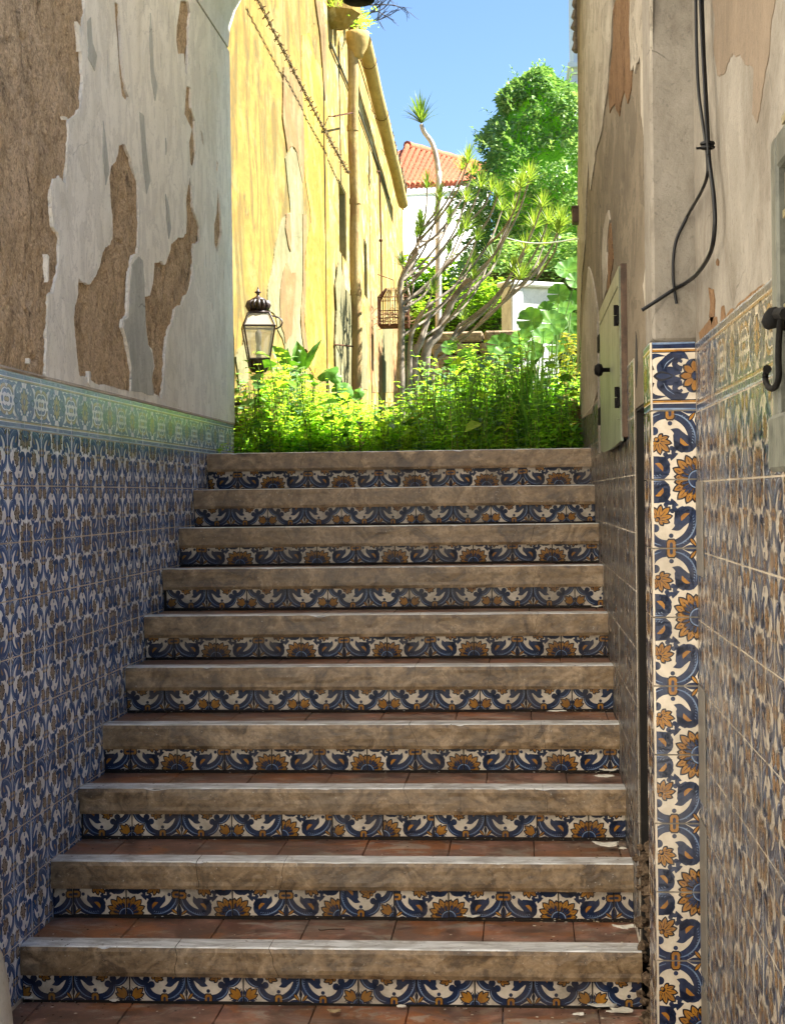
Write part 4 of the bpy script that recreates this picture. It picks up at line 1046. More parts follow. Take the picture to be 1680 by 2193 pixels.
# ------------------------------------------------------------ BIRD CAGE
bc = thing('bird_cage', 'rusty wire bird cage full of dry twigs hanging against the far yellow wall', 'cage', pH(842, 700, .2))
YC = bc.location.y; xc0, xc1 = pY(812, 660, YC).x, pY(874, 660, YC).x; zc0, zc1, zt = pY(840, 698, YC).z, pY(840, 640, YC).z, pY(848, 618, YC).z
dC = .15; g = G(); rd = random.Random(21)
for x in np.linspace(xc0, xc1, 13):
    for y in (YC-dC, YC+dC): g.tube([(x, y, zc0), (x+rd.uniform(-.004, .004), y, zc1), ((x+(xc0+xc1)/2)/2, YC+(y-YC)*.4, zt)], .0028, 4)
for y in np.linspace(YC-dC, YC+dC, 8):
    for x in (xc0, xc1): g.tube([(x, y, zc0), (x, y, zc1), ((x+(xc0+xc1)/2)/2, YC+(y-YC)*.4, zt)], .0028, 4)
g.build('bars', M_rustwire, bc)
g = G()
for z in (zc0, zc0+.06, (zc0+zc1)/2, zc1):
    g.tube([(xc0, YC-dC, z), (xc1, YC-dC, z), (xc1, YC+dC, z), (xc0, YC+dC, z), (xc0, YC-dC, z)], .0045, 4)
g.box((xc0, YC-dC, zc0-.012), (xc1, YC+dC, zc0))
g.tube([((xc0+xc1)/2, YC, zt), ((xc0+xc1)/2, YC, zt+.08), ((xc0+xc1)/2-.15, YC+.02, zt+.14)], .004, 4)
g.build('frame', M_rustwire, bc)
M_twig = wood_mat('dry_twig', (.36, .22, .12), (.24, .13, .07), .9, (1, 1, 1), 30, .2)
g = G()
for k in range(70):
    p = Vector((rd.uniform(xc0, xc1), rd.uniform(YC-dC, YC+dC), zc0+abs(rd.gauss(0, .08)))); d = Vector((rd.uniform(-1, 1), rd.uniform(-.5, .5), rd.uniform(-.5, .8))).normalized()
    g.tube([p, p+d*.06, p+d*.12+Vector((rd.uniform(-.03, .03), 0, rd.uniform(-.03, .03)))], .0022, 4)
tag(g.build('twigs', M_twig, bc), kind='stuff')

# ------------------------------------------------------------ FAR BUILDINGS
M_whitewash = plaster_mat('far_whitewash', (.80, .80, .78), (.74, .74, .72), (.62, .6, .55), .05, crack=0, stainamt=.2)
M_redtile = render_mat('red_roof_tile', (.52, .155, .085), (.42, .12, .07), (.22, .07, .04))
wh = thing('white_house', 'white house with a red barrel-tiled roof behind the dracaena', 'house', pY(940, 640, 46))
def P(u, v, Y): return pY(u, v, Y)
g = G(); a, b2 = P(845, 396, 42), P(1045, 384, 52)
for (p, q) in ((a, b2),):
    g.poly([(p.x, p.y, -2), (q.x, q.y, -2), tuple(q), tuple(p)]); g.poly([(q.x, q.y, -2), (q.x-3, q.y+8, -2), (q.x-3, q.y+8, q.z), tuple(q)]); g.poly([(p.x, p.y, -2), tuple(p), (p.x-3, p.y+8, p.z), (p.x-3, p.y+8, -2)])
g.build('wall', M_whitewash, wh)
eL, eR, rL, rR = P(836, 402, 41.6), P(1050, 388, 51.6), P(872, 315, 45), P(1085, 372, 55)
g = G(); g.poly([eL, eR, rR, rL]); NR = 22; hipL = P(838, 330, 44.5)
g.poly([eL, rL, hipL])
for k in range(NR):
    t = k/NR; a0 = eL.lerp(eR, t)-Vector((0, .05, .02)); a1 = rL.lerp(rR, t); n_ = 10; pts = []; rad = []
    for q in range(n_):
        for s_ in (0, .96): pts.append(a0.lerp(a1, (q+s_)/n_)+Vector((0, -.02, .03))); rad.append(.095 if s_ == 0 else .078)
    g.tube(pts, rad, 8)
g.tube([rL+(rR-rL)*(q/16)+Vector((0, -.05, .05)) for q in range(17)], [.12, .10]*8+[.12], 8)
g.build('roof', M_redtile, wh)
g = G(); g.tube([eL+Vector((0,.2,-.12)), eR+Vector((0,.2,-.12))], .09, 8); g.build('eave_moulding', M_whitewash, wh)
tw = thing('white_tower', 'tall white tower with two moulded ledges rising behind the round tree', 'tower', pY(1290, 500, 34))
g = G(); YT = 34; f_ = lambda u, v: P(u, v, YT)
def tb(u0, v0, v1, d, m=0): a, b2 = f_(u0, v0), f_(u0, v1); g.box((a.x, YT-d, b2.z), (a.x+3, YT+3, a.z))
tb(1225, -150, 150, 0); tb(1223, 176, 560, .05); tb(1219, 150, 162, .12); tb(1214, 140, 150, .25); tb(1217, 182, 190, .2); tb(1221, 162, 182, .06)
g.build('shaft', M_whitewash, tw)
gp_ = thing('gate_pier', 'white stucco gate pier with a capped top beyond the weeds', 'pier', pY(1135, 720, 14))
a = P(1093, 612, 14); wP = .50; rp = Matrix.Translation((a.x, 14, 0))@Matrix.Rotation(R(32), 4, 'Z')
g = G(); g.box((0, 0, ZL-.1), (wP, .14, a.z), 0, .02, rp); g.box((-.012, -.03, ZL-.1), (.11, .15, a.z-.002), 0, .01, rp)
g.build('shaft', plaster_mat('white_pier_stucco', (.78, .77, .73), (.66, .66, .62), (.38, .38, .34), .4), gp_)
g = G(); g.box((-.04, -.05, a.z), (wP+.03, .18, a.z+.045), 0, .012, rp); g.build('cap', M_whitewash, gp_)
M_rubble = render_mat('tan_stone', (.40, .30, .20), (.33, .24, .15), (.12, .08, .05))
sw = thing('stone_wall', 'low tan rubble stone wall between the dracaena and the white pier', 'wall', pY(1020, 800, 12.9))
g = G(); rd = random.Random(8); a, b2 = P(938, 730, 12.9), P(1100, 712, 12.9); z = ZL; row = 0
while z < b2.z:
    h = rd.uniform(.09, .13); x = a.x+rd.uniform(-.1, 0)
    while x < b2.x:
        l = rd.uniform(.14, .3); g.box((x, 12.88+rd.uniform(0, .03), z), (x+l-.012, 13.3, z+h-.01), 0, .014); x += l
    z += h
g.build('stones', M_rubble, sw)
wb = thing('garden_buttress', 'short yellowish plaster stub standing against the outer right corner', 'wall stub', (.25, 7.4, ZL))
g = G(); g.box((.218, 7.30, ZL-.05), (.262, 7.62, EYE+.43), 0, .012); g.build('plaster', M_y2, wb)
g = G(); g.box((.263, 7.27, ZL-.05), (.42, 7.6, EYE+.40), 0, .01); g.build('brickwork', M_rust, wb)
wbx = thing('wooden_box', 'small brown wooden block fixed at the outer corner of the right wall', 'block', pX(1238, 470, XR))
g = G(); p0, p1 = pX(1238, 452, XR), pX(1238, 487, XR); g.box((XR-.032, YR-.06, p1.z), (XR+.01, YR+.03, p0.z), 0, .003); g.box((XR-.036, YR-.065, p0.z-.006), (XR+.01, YR+.035, p0.z+.002), 0, .001); g.build('block', M_brownwood, wbx)
g = G(); q0, q1 = pX(1239, 511, XR-.002), pY(1085, 510, 12.0); g.tube([q0.lerp(q1, t/12)-Vector((0, 0, .03*math.sin(math.pi*t/12))) for t in range(13)], .004, 5)
M_line, nt_, b_ = newmat('pale_blue_cord'); b_.inputs['Base Color'].default_value = (.62, .72, .75, 1); b_.inputs['Roughness'].default_value = .5
tag(g.build('clothes_line', M_line), 'thin pale clothes line stretched from the right wall into the branches', 'cord')
# hanging lamp, only its dark underside in view
hl = thing('hanging_lamp', 'dark round underside of a lamp hanging from the vault', 'lamp', pY(768, 4, 6.0))
g = G(); c = pY(768, 4, 6.0); g.lathe((c.x, c.y, c.z), [(0, -.004), (.045, -.006), (.060, .002), (.062, .012), (.05, .03), (.03, .06), (.012, .09), (.008, .12), (.0, .12)], 20); g.build('shade', M_iron, hl)
g = G(); g.tube([(c.x, c.y, c.z+.11), (c.x, c.y, EYE+2.345)], .004, 6); g.build('rod', M_iron, hl)

# ------------------------------------------------------------ METER CUPBOARD on the right wall
mc = thing('meter_cupboard', 'pale green wooden meter cupboard on the right wall with black hinges and knob', 'cupboard', (XR, 4.6, EYE+.14))
PR = .019
def yz(u, v, X): p = pX(u, v, X); return p.y, p.z
yA = yz(1327, 760, XR-PR)[0]; yB = yz(1284, 800, XR-PR)[0]
zT, zB = EYE+.585, EYE+.138
g = G(); g.box((XR-PR+.003, yA, zB+.004), (XR+.01, yA+.035, zT), 0, .002); g.box((XR-PR+.003, yA+.036, zT-.03), (XR+.01, yB, zT-.001), 0, .002); g.box((XR-PR+.003, yA+.036, zB+.004), (XR+.01, yB, zB+.04), 0, .002); g.build('frame', M_brownwood, mc)
g = G(); n = 14; rows = []
for j in range(9):
    z = zB-.006+(zT-zB)*j/8; rows.append([Vector((XR-PR-.001-.006*math.sin(math.pi*i/n)*(1-j/8)-.0, yA+.004+(yB-yA-.004)*i/n, z+(-.012*math.sin(math.pi*i/n) if j == 0 else 0))) for i in range(n+1)])
g.grid(rows, 0, False); bk = [[p+Vector((.007, 0, 0)) for p in r] for r in rows]; g.grid([r[::-1] for r in bk], 0, False)
g.grid([rows[0], bk[0]], 0, False); g.grid([[r[0] for r in bk], [r[0] for r in rows]], 0, False); g.grid([bk[-1], rows[-1]], 0, False)
g.box((XR-PR-.0035, yA+.05, zB+.052), (XR-PR-.0005, yB-.06, zB+.056)); g.box((XR-PR-.0035, yA+.05, zT-.055), (XR-PR-.0005, yB-.05, zT-.051))
dr = g.build('door', M_sagewood, mc)
for (u, v0, v1) in ((1324, 656, 701), (1324, 832, 877)):
    y = yA+.028; z1 = pX(1323, v0, XR-PR).z; z0 = pX(1323, v1, XR-PR).z
    g = G(); g.tube([(XR-PR-.008, y, z0), (XR-PR-.008, y, (z0+z1)/2-.001)], .006, 8); g.tube([(XR-PR-.008, y, (z0+z1)/2+.001), (XR-PR-.008, y, z1)], .006, 8); g.box((XR-PR-.006, y-.02, z0+.004), (XR-PR-.001, y+.02, z1-.004)); g.build('hinge', M_iron, dr)
for (u, v0, v1) in ((1281, 721, 757), (1283, 874, 911)):
    y = yB+.035; z1 = pX(u, v0, XR-PR).z; z0 = pX(u, v1, XR-PR).z
    g = G(); g.box((XR-PR-.006, y-.055, z0), (XR-PR+.012, y+.03, z1), 0, .003); g.build('hinge', M_iron, dr)
p = pX(1300, 792, XR-PR-.01); g = G(); m_ = Matrix.Translation(p)@Matrix.Rotation(R(-90), 4, 'Y')
for pr_ in ([(0, .0), (.006, 0), (.006, .02), (.016, .024), (.019, .034), (.012, .044), (0, .046)],):
    rows = [[m_ @ Vector((r_*math.cos(2*math.pi*k/10), r_*math.sin(2*math.pi*k/10), z-.008)) for k in range(10)] for r_, z in pr_]; g.grid(rows, 0, True, True)
g.build('knob', M_iron, dr)
g = G(); g.box((XR-.0045, yB+.004, zB-.002), (XR-.0005, yB+.30, zT-.02)); g.build('recess', M_shadow, mc)  # flush dark sheet painting the shade of an opening
g = G(); g.box((XR-.012, yB+.29, zB-.006), (XR+.002, yB+.33, zT-.005), 0, .002); g.build('frame', M_cream, mc)

# ------------------------------------------------------------ SHUTTERED WINDOW at the right edge, its hook and the cables
wd = thing('window_shutter', 'grey-green wooden window shutter cut off by the right edge of the picture', 'shutter', (XN, 2.2, EYE))
yW = pX(1655, 700, XN-.02).y; zt_ = pX(1655, 372, XN-.02).z; zb_ = pX(1660, 1003, XN-.02).z
g = G(); g.box((XN-.022, yW-.045, zb_), (XN+.01, yW, zt_+.045), 0, .004); g.box((XN-.022, yW-.7, zt_), (XN+.01, yW-.047, zt_+.045), 0, .004); g.build('frame', M_greywood, wd)
g = G(); g.box((XN-.014, yW-.7, zb_+.08), (XN+.01, yW-.062, zt_-.006), 0, .003)
for k in range(3): g.box((XN-.018, yW-.7, zb_+.2+k*.12), (XN-.0145, yW-.07, zb_+.21+k*.12))
g.build('panel', wood_mat('golden_green_wood', (.20, .17, .09), (.11, .095, .05), .35, (1, 1, .06), 30), wd)
g = G(); g.box((XN-.030, yW-.7, zb_-.005), (XN+.01, yW-.004, zb_+.07), 0, .006); g.build('bottom_rail', M_greywood, wd)
hk = thing('iron_hook', 'black iron knob and curved hook hanging beside the shutter', 'hook', pX(1655, 690, XN-.03))
g = G(); c = pX(1652, 682, XN-.035)
for k in range(1):
    m_ = Matrix.Translation(c)@Matrix.Rotation(R(-62), 4, 'Y')
    rows = [[m_ @ Vector((r_*math.cos(2*math.pi*q/9), r_*math.sin(2*math.pi*q/9), z)) for q in range(9)] for r_, z in [(0, .012), (.010, .010), (.0155, .003), (.0155, -.003), (.009, -.010), (.006, -.03), (0, -.03)]]; g.grid(rows, 0, True, True)
g.build('knob', M_iron, hk)
g = G(); hx = XN-.03
def Hk(x, y): return pX(1222.9+x*.2884, 548.2+y*.2884, hx)
g.tube(catmull([Hk(1560, 440), Hk(1545, 520), Hk(1537, 640), Hk(1535, 780), Hk(1538, 880), Hk(1525, 950), Hk(1490, 985), Hk(1455, 965), Hk(1438, 910), Hk(1445, 850), Hk(1452, 840)], 5), [.0042]*50+[.006], 8)
g.tube([Hk(1530, 430), Hk(1560, 425), Hk(1590, 430)], .008, 7); g.build('hook', M_iron, hk)
M_cable, nt_, b_ = newmat('black_cable_sheath'); b_.inputs['Base Color'].default_value = (.0022, .0022, .0024, 1); b_.inputs['Roughness'].default_value = .5; b_.inputs['Specular IOR Level'].default_value = .3
def pc(x, y, lift=.0):
    u, v = O6+x*Z6, y*Z6; p = pY(u, v, YP-.012-lift)
    if p.x > XN-.012-lift: p = pX(u, v, XN-.012-lift)
    return p
def cable(pts, r, label, lift):
    pp = [pc(x, y, lift) for x, y in pts]; cc_ = [Vector((min(c.x, XN-.003-r), min(c.y, YP-.005-r), c.z)) for c in catmull(pp, 6)]; g = G(); g.tube(cc_, r, 8); o = g.build('cable', M_cable); tag(o, label, 'cable', 'black cables on the pillar')
cable([(762,-300),(768,0),(773,300),(785,560),(805,720),(825,860),(838,960),(840,1080),(800,1190),(720,1330),(650,1480),(630,1600),(628,1720),(638,1810),(650,1880)], .0032, 'black cable that ends in a short free tail on the pillar front', .002)
cable([(800,-300),(805,0),(815,300),(828,560),(838,760),(848,960),(862,1080),(880,1230),(885,1400),(860,1560),(780,1690),(700,1755),(620,1800),(520,1865),(435,1920)], .0040, 'thicker black cable that loops down and crosses left into the wall', .006)
cable([(790,-300),(795,0),(808,300),(822,560),(832,760),(842,900),(844,960)], .0026, 'short thin black cable between the two longer cables, ending at the tie', .010)
g = G(); p = pc(840, 888, .008); p2 = pc(840, 912, .008)
for q in (p, p2): g.tube([q+Vector((math.cos(t)*.011, math.sin(t)*.010, 0)) for t in np.linspace(0, 6.3, 12)], .003, 5)
g.tube([p2, p2+Vector((-.02, -.004, -.002))], .0025, 5); tag(g.build('cable_tie', M_cable), 'black tie clamping the cables together high on the pillar edge', 'cable tie')
# rounded guard stone at the bottom left
gs = thing('guard_stone', 'pale rounded stone post cut off by the bottom left corner', 'stone post', (pY(0, 2190, 2.9).x-.1, 2.9, 0))
e1, e2 = pY(21, 2200, 2.9), pY(0, 2060, 2.9); R0 = .14; cx = e1.x-R0
g = G(); ztp = e2.z+.05
prf = [(R0+.01, 0), (R0+.004, e1.z-.05), (R0, e1.z), (R0-(e1.x-e2.x)*.42, (e1.z*.4+e2.z*.6)), (R0-(e1.x-e2.x), e2.z), (R0*.72, ztp), (R0*.4, ztp+.035), (0, ztp+.045)]
g.lathe((cx, 2.9, 0), prf, 28); g.build('post', plaster_mat('worn_pale_stone', (.50, .47, .40), (.42, .39, .32), (.28, .25, .18), .1), gs)
# ------------------------------------------------------------ VEGETATION
def leaf_mat(name, cols, trans=.45, rough=.45, scale=3.0, var=9.0):
    m, nt, b = newmat(name); v = coords(nt)
    wn_ = N(nt, 'ShaderNodeTexWhiteNoise', noise_dimensions='3D')
    sn = N(nt, 'ShaderNodeVectorMath', operation='SNAP'); sn.inputs[1].default_value = (1/var/4,)*3; nt.links.new(v, sn.inputs[0]); nt.links.new(sn.outputs[0], wn_.inputs['Vector'])
    f = math_(nt, 'ADD', math_(nt, 'MULTIPLY', noi(nt, v, scale, 4), .65), math_(nt, 'MULTIPLY', wn_.outputs['Value'], .35))
    c = ramp(nt, f, [(.25+.5*i/(len(cols)-1), col) for i, col in enumerate(cols)])
    nt.links.new(c, b.inputs['Base Color']); b.inputs['Roughness'].default_value = rough; b.inputs['Specular IOR Level'].default_value = .35
    tr = N(nt, 'ShaderNodeBsdfTranslucent'); mx = N(nt, 'ShaderNodeMixShader'); mx.inputs[0].default_value = trans
    hs = N(nt, 'ShaderNodeMix', data_type='RGBA', blend_type='MULTIPLY'); hs.inputs[0].default_value = 1; nt.links.new(c, hs.inputs[6]); hs.inputs[7].default_value = (1.6, 1.7, .75, 1)
    nt.links.new(hs.outputs[2], tr.inputs['Color']); nt.links.new(b.outputs[0], mx.inputs[1]); nt.links.new(tr.outputs[0], mx.inputs[2])
    out = nt.nodes['Material Output']; nt.links.new(mx.outputs[0], out.inputs['Surface']); return m
M_weed = leaf_mat('weed_leaves', [(.14, .26, .022), (.24, .38, .035), (.35, .48, .055), (.48, .55, .11)], .58, var=20)
M_weedd = leaf_mat('dark_weed_leaves', [(.12, .27, .035), (.22, .42, .055), (.36, .55, .08)], .62, var=20)
M_teal = leaf_mat('blue_green_weed_leaves', [(.08, .17, .09), (.15, .27, .15), (.26, .38, .24)], .4, var=20)
M_drystem = leaf_mat('dry_stems_and_leaves', [(.20, .13, .05), (.34, .25, .10), (.42, .36, .14)], .2, var=20)
M_blade = leaf_mat('grass_blades', [(.07, .18, .03), (.13, .28, .045), (.22, .38, .07)], .5)
M_big = leaf_mat('broad_leaves', [(.035, .12, .012), (.07, .19, .018), (.13, .27, .03)], .22, scale=9)
M_tree = leaf_mat('glossy_tree_leaves', [(.07, .17, .055), (.15, .28, .09), (.27, .41, .15), (.46, .58, .28)], .22, .3, 1.2, 6)
M_hedge = leaf_mat('bright_hedge_leaves', [(.08, .17, .02), (.16, .28, .03), (.28, .38, .05)], .5)  # light green leaf colour of hedges and ground cover
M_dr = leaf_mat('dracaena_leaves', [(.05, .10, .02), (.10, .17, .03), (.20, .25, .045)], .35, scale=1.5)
M_dr_lit = leaf_mat('dracaena_sunlit_leaves', [(.12, .20, .035), (.20, .29, .05), (.30, .36, .07)], .4, scale=1.5)  # lighter copy of the leaf colour, sunlight painted in
M_bark = wood_mat('pale_grey_bark', (.28, .24, .19), (.19, .155, .12), .9, (1, 1, .4), 40, .2)
M_stem = leaf_mat('green_stems', [(.07, .13, .03), (.10, .17, .04)], .1)
rv = random.Random(77)
def basis(d):
    d = d.normalized(); a = d.cross(Vector((0, 0, 1)))
    if a.length < .05: a = d.cross(Vector((1, 0, 0)))
    a.normalize(); return d, a, a.cross(d)
def leaf(g, p, d, L, W, m=0, fold=.25, droop=.3, side=None):
    """one pointed leaf: 2 x 3 faces folded on the midrib and drooping"""
    d, a, n = basis(d)
    if side is not None: a = (a*math.cos(side)+n*math.sin(side)); n = a.cross(d)
    b = len(g.v); c = []
    for t, w_ in ((0, .0), (.35, 1), (.7, .8), (1, 0)):
        q = p+d*(L*t)-Vector((0, 0, droop*L*t*t))
        if w_ == 0: c.append((q,))
        else: c.append((q+a*(W*w_/2)+n*(fold*W/2), q, q-a*(W*w_/2)+n*(fold*W/2)))
    g.v.append(tuple(c[0][0]))
    for r_ in c[1:3]: g.v.extend([tuple(x) for x in r_])
    g.v.append(tuple(c[3][0]))
    for f in ((b, b+1, b+2), (b, b+2, b+3), (b+1, b+4, b+5, b+2), (b+2, b+5, b+6, b+3), (b+4, b+7, b+5), (b+5, b+7, b+6)):
        g.f.append(list(f)); g.m.append(m); g.s.append(False)
def blade(g, p, d, L, W, droop, m=0, n=5):
    """long narrow arching blade"""
    d0, a, nn = basis(d); q = Vector(p); dd = d0.copy(); rows = []
    for i in range(n+1):
        t = i/n; w_ = W*(1-t**1.6)*(.55+.45*min(1, t*5)) if i < n else W*.03
        rows.append((q+a*w_/2+nn*w_*.12, q, q-a*w_/2+nn*w_*.12))
        q = q+dd*(L/n); dd = (dd+Vector((0, 0, -droop/n*(.4+t*1.6)))).normalized()
    b = len(g.v)
    for r_ in rows: g.v.extend([tuple(x) for x in r_])
    for i in range(n):
        for j in (0, 1):
            g.f.append([b+3*i+j, b+3*i+j+1, b+3*i+j+4, b+3*i+j+3]); g.m.append(m); g.s.append(True)

# --- weeds: a dense mass of nettle-like stems behind the top step
def hgt(u):      # how tall the weeds stand across the opening, in metres above the soil
    xs = [500, 530, 580, 640, 700, 760, 820, 870, 920, 980, 1050, 1120, 1180, 1230]
    hs = [.26, .38, .52, .42, .32, .28, .24, .28, .40, .48, .50, .50, .46, .36]
    return np.interp(u, xs, hs)
def nettle(g, p, H, m_leaf, m_stem, lean, Ls, n_n, rd):
    top = p+Vector((lean[0]*H, lean[1]*H, H)); mid = p+Vector((lean[0]*H*.3, lean[1]*H*.3, H*.55))
    g.tube([p, mid, top], [.0022, .0018, .0008], 3, m_stem, cap=False)
    an = rd.uniform(0, 6.3)
    for k in range(n_n):
        t = .12+.88*k/(n_n-1) if n_n > 1 else 1
        q = p.lerp(mid, t/.55) if t < .55 else mid.lerp(top, (t-.55)/.45)
        L = Ls*(.65+.6*math.sin(math.pi*min(1, t*.9+.1)))*rd.uniform(.7, 1.2); an += 1.57+rd.uniform(-.3, .3)
        for s_ in (0, math.pi):
            if rd.random() < .08: continue
            d = Vector((math.cos(an+s_), math.sin(an+s_), rd.uniform(.1, .75)))
            leaf(g, q, d, L, L*rd.uniform(.42, .6), m_leaf, .35, rd.uniform(.15, .6))
g = G(); rd = random.Random(12)
for k in range(1350):
    y = 6.99+abs(rd.gauss(0, .8)); 
    if y > 9.5: continue
    x = rd.uniform(max(XW+.03, -1.29), .26 if y < 7.35 else .75)
    u = 1114+3432*x/y
    H = float(hgt(u))*rd.uniform(.35, 1.08)*(1+.10*(y-7))
    if y < 7.25: H *= rd.uniform(.35, .9)
    dark = 1 if (u > 900 and rd.random() < .75) or rd.random() < .2 else 0
    rr_ = rd.random(); dark = 4 if rr_ < .12 else (5 if rr_ < .17 else dark)
    if noise.noise((x*4.5, y*3, 2.2)) < -.22 and rd.random() < .7: continue
    nettle(g, Vector((x, y, ZL-.01)), H, dark, 5 if rd.random() < .25 else 2, (rd.gauss(0, .14), rd.gauss(-.05, .12)), rd.choice([.026, .034, .044, .058]), int(7+H*18), rd)
for k in range(620):
    y = rd.uniform(7.0, 8.4); x = rd.uniform(-1.25, .26 if y < 7.3 else .5); u = 1114+3432*x/y; z = ZL+float(hgt(u))*rd.uniform(.25, .95)
    a = rd.uniform(3.6, 5.8); L = rd.uniform(.05, .10); d = Vector((math.cos(a), math.sin(a), rd.uniform(-.2, .8)))
    leaf(g, Vector((x, y, z)), d, L, L*rd.uniform(.5, .8), rd.choice([0, 1, 3, 3, 4]), .25, .35, rd.uniform(-.6, .6)); g.tube([Vector((x-d.x*.06, y, ZL)), Vector((x, y, z))], .0018, 3, 2, cap=False)
o = g.build('weeds', [M_weed, M_weedd, M_stem, M_big, M_teal, M_drystem]); tag(o, 'dense nettle-like weeds crowding the garden behind the top step', 'weeds', kind='stuff')
# fine low growth along the edge of the top step and over the ground
g = G()
for k in range(9000):
    y = 6.98+abs(rd.gauss(0, .5))+(rd.random() < .25)*rd.uniform(0, 6); x = rd.uniform(-1.28, .26 if y < 7.3 else 1.2); z = ZL+abs(rd.gauss(0, .05))*(1+.5*(y > 7.2))
    a = rd.uniform(0, 6.3); L = rd.uniform(.010, .026)*(1+.12*(y-7)); leaf(g, Vector((x, y, z)), Vector((math.cos(a), math.sin(a), rd.uniform(0, 1))), L, L*.6, 0 if rd.random() < .7 else 1, .3, .3)
for k in range(1500):
    y = 7.0+abs(rd.gauss(0, 1.2)); x = rd.uniform(-1.25, .26 if y < 7.3 else .9); a = rd.uniform(0, 6.3)
    blade(g, Vector((x, y, ZL)), Vector((math.cos(a)*.35, math.sin(a)*.35, 1)), rd.uniform(.1, .28), .004, rd.uniform(.5, 1.8), 2, 4)
o = g.build('undergrowth', [M_weed, M_weedd, M_blade]); tag(o, 'fine green undergrowth and thin grass at the edge of the top step', 'undergrowth', kind='stuff')
# far ground cover
g = G()
for k in range(7000):
    y = rd.uniform(9, 30); x = rd.uniform(-1.6, 2.5)*(y/14); a = rd.uniform(0, 6.3); L = rd.uniform(.04, .09); leaf(g, Vector((x, y, ZL+rd.random()*.3*min(1, (y-8)/4))), Vector((math.cos(a), math.sin(a), rd.uniform(.2, 1.4))), L, L*.5, 0, .3, .3)
o = g.build('ground_cover', M_hedge); tag(o, 'rough green ground cover stretching back between the weeds and the far wall', 'ground cover', kind='stuff')

# --- separate plants
def tuft(label, u, v, Y, n, L, W, spread, group=None, name='grass_tuft', mat=None, droop=1.1):
    p = pY(u, v, Y); p.z = ZL; t = thing(name, label, 'grass', p, group); g = G()
    for k in range(n):
        a = rv.uniform(0, 6.3); s_ = rv.uniform(.05, spread)
        blade(g, p+Vector((rv.gauss(0, .02), rv.gauss(0, .02), 0)), Vector((math.cos(a)*s_, math.sin(a)*s_, 1)), L*rv.uniform(.55, 1.1), W*rv.uniform(.7, 1.2), droop*rv.uniform(.5, 1.5), 0, 7)
    g.build('blades', mat or M_blade, t); return t
gg = 'tall grass tufts among the weeds'
tuft('tall grass tuft with long arching dark blades in the middle of the right-hand weeds', 1128, 940, 7.3, 40, .66, .013, .6, gg)
tuft('grass tuft with thin upright blades against the outer right wall', 1190, 940, 7.45, 34, .62, .009, .35, gg)
tuft('arching grass tuft left of the tallest one', 1060, 930, 7.3, 26, .56, .010, .8, gg)
tuft('thin sparse grass tuft in front of the dracaena trunks', 862, 950, 7.2, 18, .44, .006, .9, gg)
tuft('small grass tuft behind the weeds below the bird cage', 930, 930, 8.4, 14, .42, .008, .6, gg)

gx = [(905, 7.15, 22, .46, .008, .9), (985, 7.1, 18, .50, .011, .8), (1150, 7.12, 22, .60, .014, .6), (1215, 7.3, 16, .50, .008, .5), (700, 7.15, 14, .36, .007, .9), (620, 7.3, 12, .40, .009, .6)]
for i, (u, Y, n, L, W, s_) in enumerate(gx):
    tuft(['thin arching grass tuft at the foot of the dracaena', 'wide-bladed grass tuft left of the tall dark tuft', 'very tall dark grass tuft right of the middle of the opening', 'thin grass tuft squeezed against the right corner stub', 'sparse grass tuft below the two lobed leaves', 'short grass tuft right of the lantern'][i], u, 940, Y, n, L, W, s_, gg)
def round_leaf(g, c, nrm, r, lobes=7, m=0, cup=.22, seed=0):
    nrm, a, b2 = basis(nrm); rd = random.Random(seed); n = 42; ph = rd.uniform(0, 6)
    rings = []
    for t in (.12, .4, .7, 1.0):
        row = []
        for k in range(n+1):
            th = R(5)+(2*math.pi-R(10))*k/n
            rr = r*t*(1+(.07*abs(math.sin(lobes*th/2+ph))-.035+.025*math.sin(th*17+ph))*t)
            z = cup*r*t*t-.10*r*t*t*abs(math.sin(lobes*th/2+ph+1.57))+.05*r*math.sin(th*2+ph)*t
            row.append(c+a*(rr*math.cos(th))+b2*(rr*math.sin(th))+nrm*z)
        rings.append(row)
    base = [c]*(n+1); g.grid([base]+rings, m, True)
def petiole(g, p, c, r=.003, m=1):
    mid = p.lerp(c, .5)+Vector((rv.uniform(-.03, .03), rv.uniform(-.02, .02), .03)); g.tube(catmull([p, mid, c], 4), r, 5, m)
# big round-leaved plant at the right
mp = pY(1200, 900, 8.6); mp.z = ZL
ml = thing('round_leaved_plant', 'tall plant with huge round crinkled leaves beside the outer right wall', 'plant', mp)
def Z5(x, y): return 801.2+x*.28616, 463.9+y*.28616
L_ = [(1165,775,100,8.5,(-.3,-1,.4)),(1325,800,112,8.6,(.1,-1,.5)),(1375,580,82,8.7,(-.2,-1,.3)),(1440,400,92,8.9,(0,-1,.8)),(1500,480,70,8.8,(.1,-1,.5)),(1500,350,70,9.0,(.0,-.8,.8)),(1410,690,80,8.8,(0,-1,.9)),
      (1100,905,80,8.4,(-.2,-.9,.8)),(940,960,100,8.6,(-.3,-.9,.6)),(1250,900,90,8.5,(.1,-.9,.9)),(1480,630,80,8.9,(.1,-1,.3)),(1000,1040,110,8.5,(.1,-1,.5)),(690,1060,80,8.8,(-.3,-1,.3)),(1450,780,80,9.0,(.2,-1,.5)),(1500,900,90,8.9,(.0,-1,.4)),(1380,960,95,8.8,(-.1,-.9,.6)),(1180,1010,90,8.7,(0,-1,.6)),(1290,700,70,9.1,(.1,-1,.2)),(560,980,60,8.9,(0,-1,.4))]
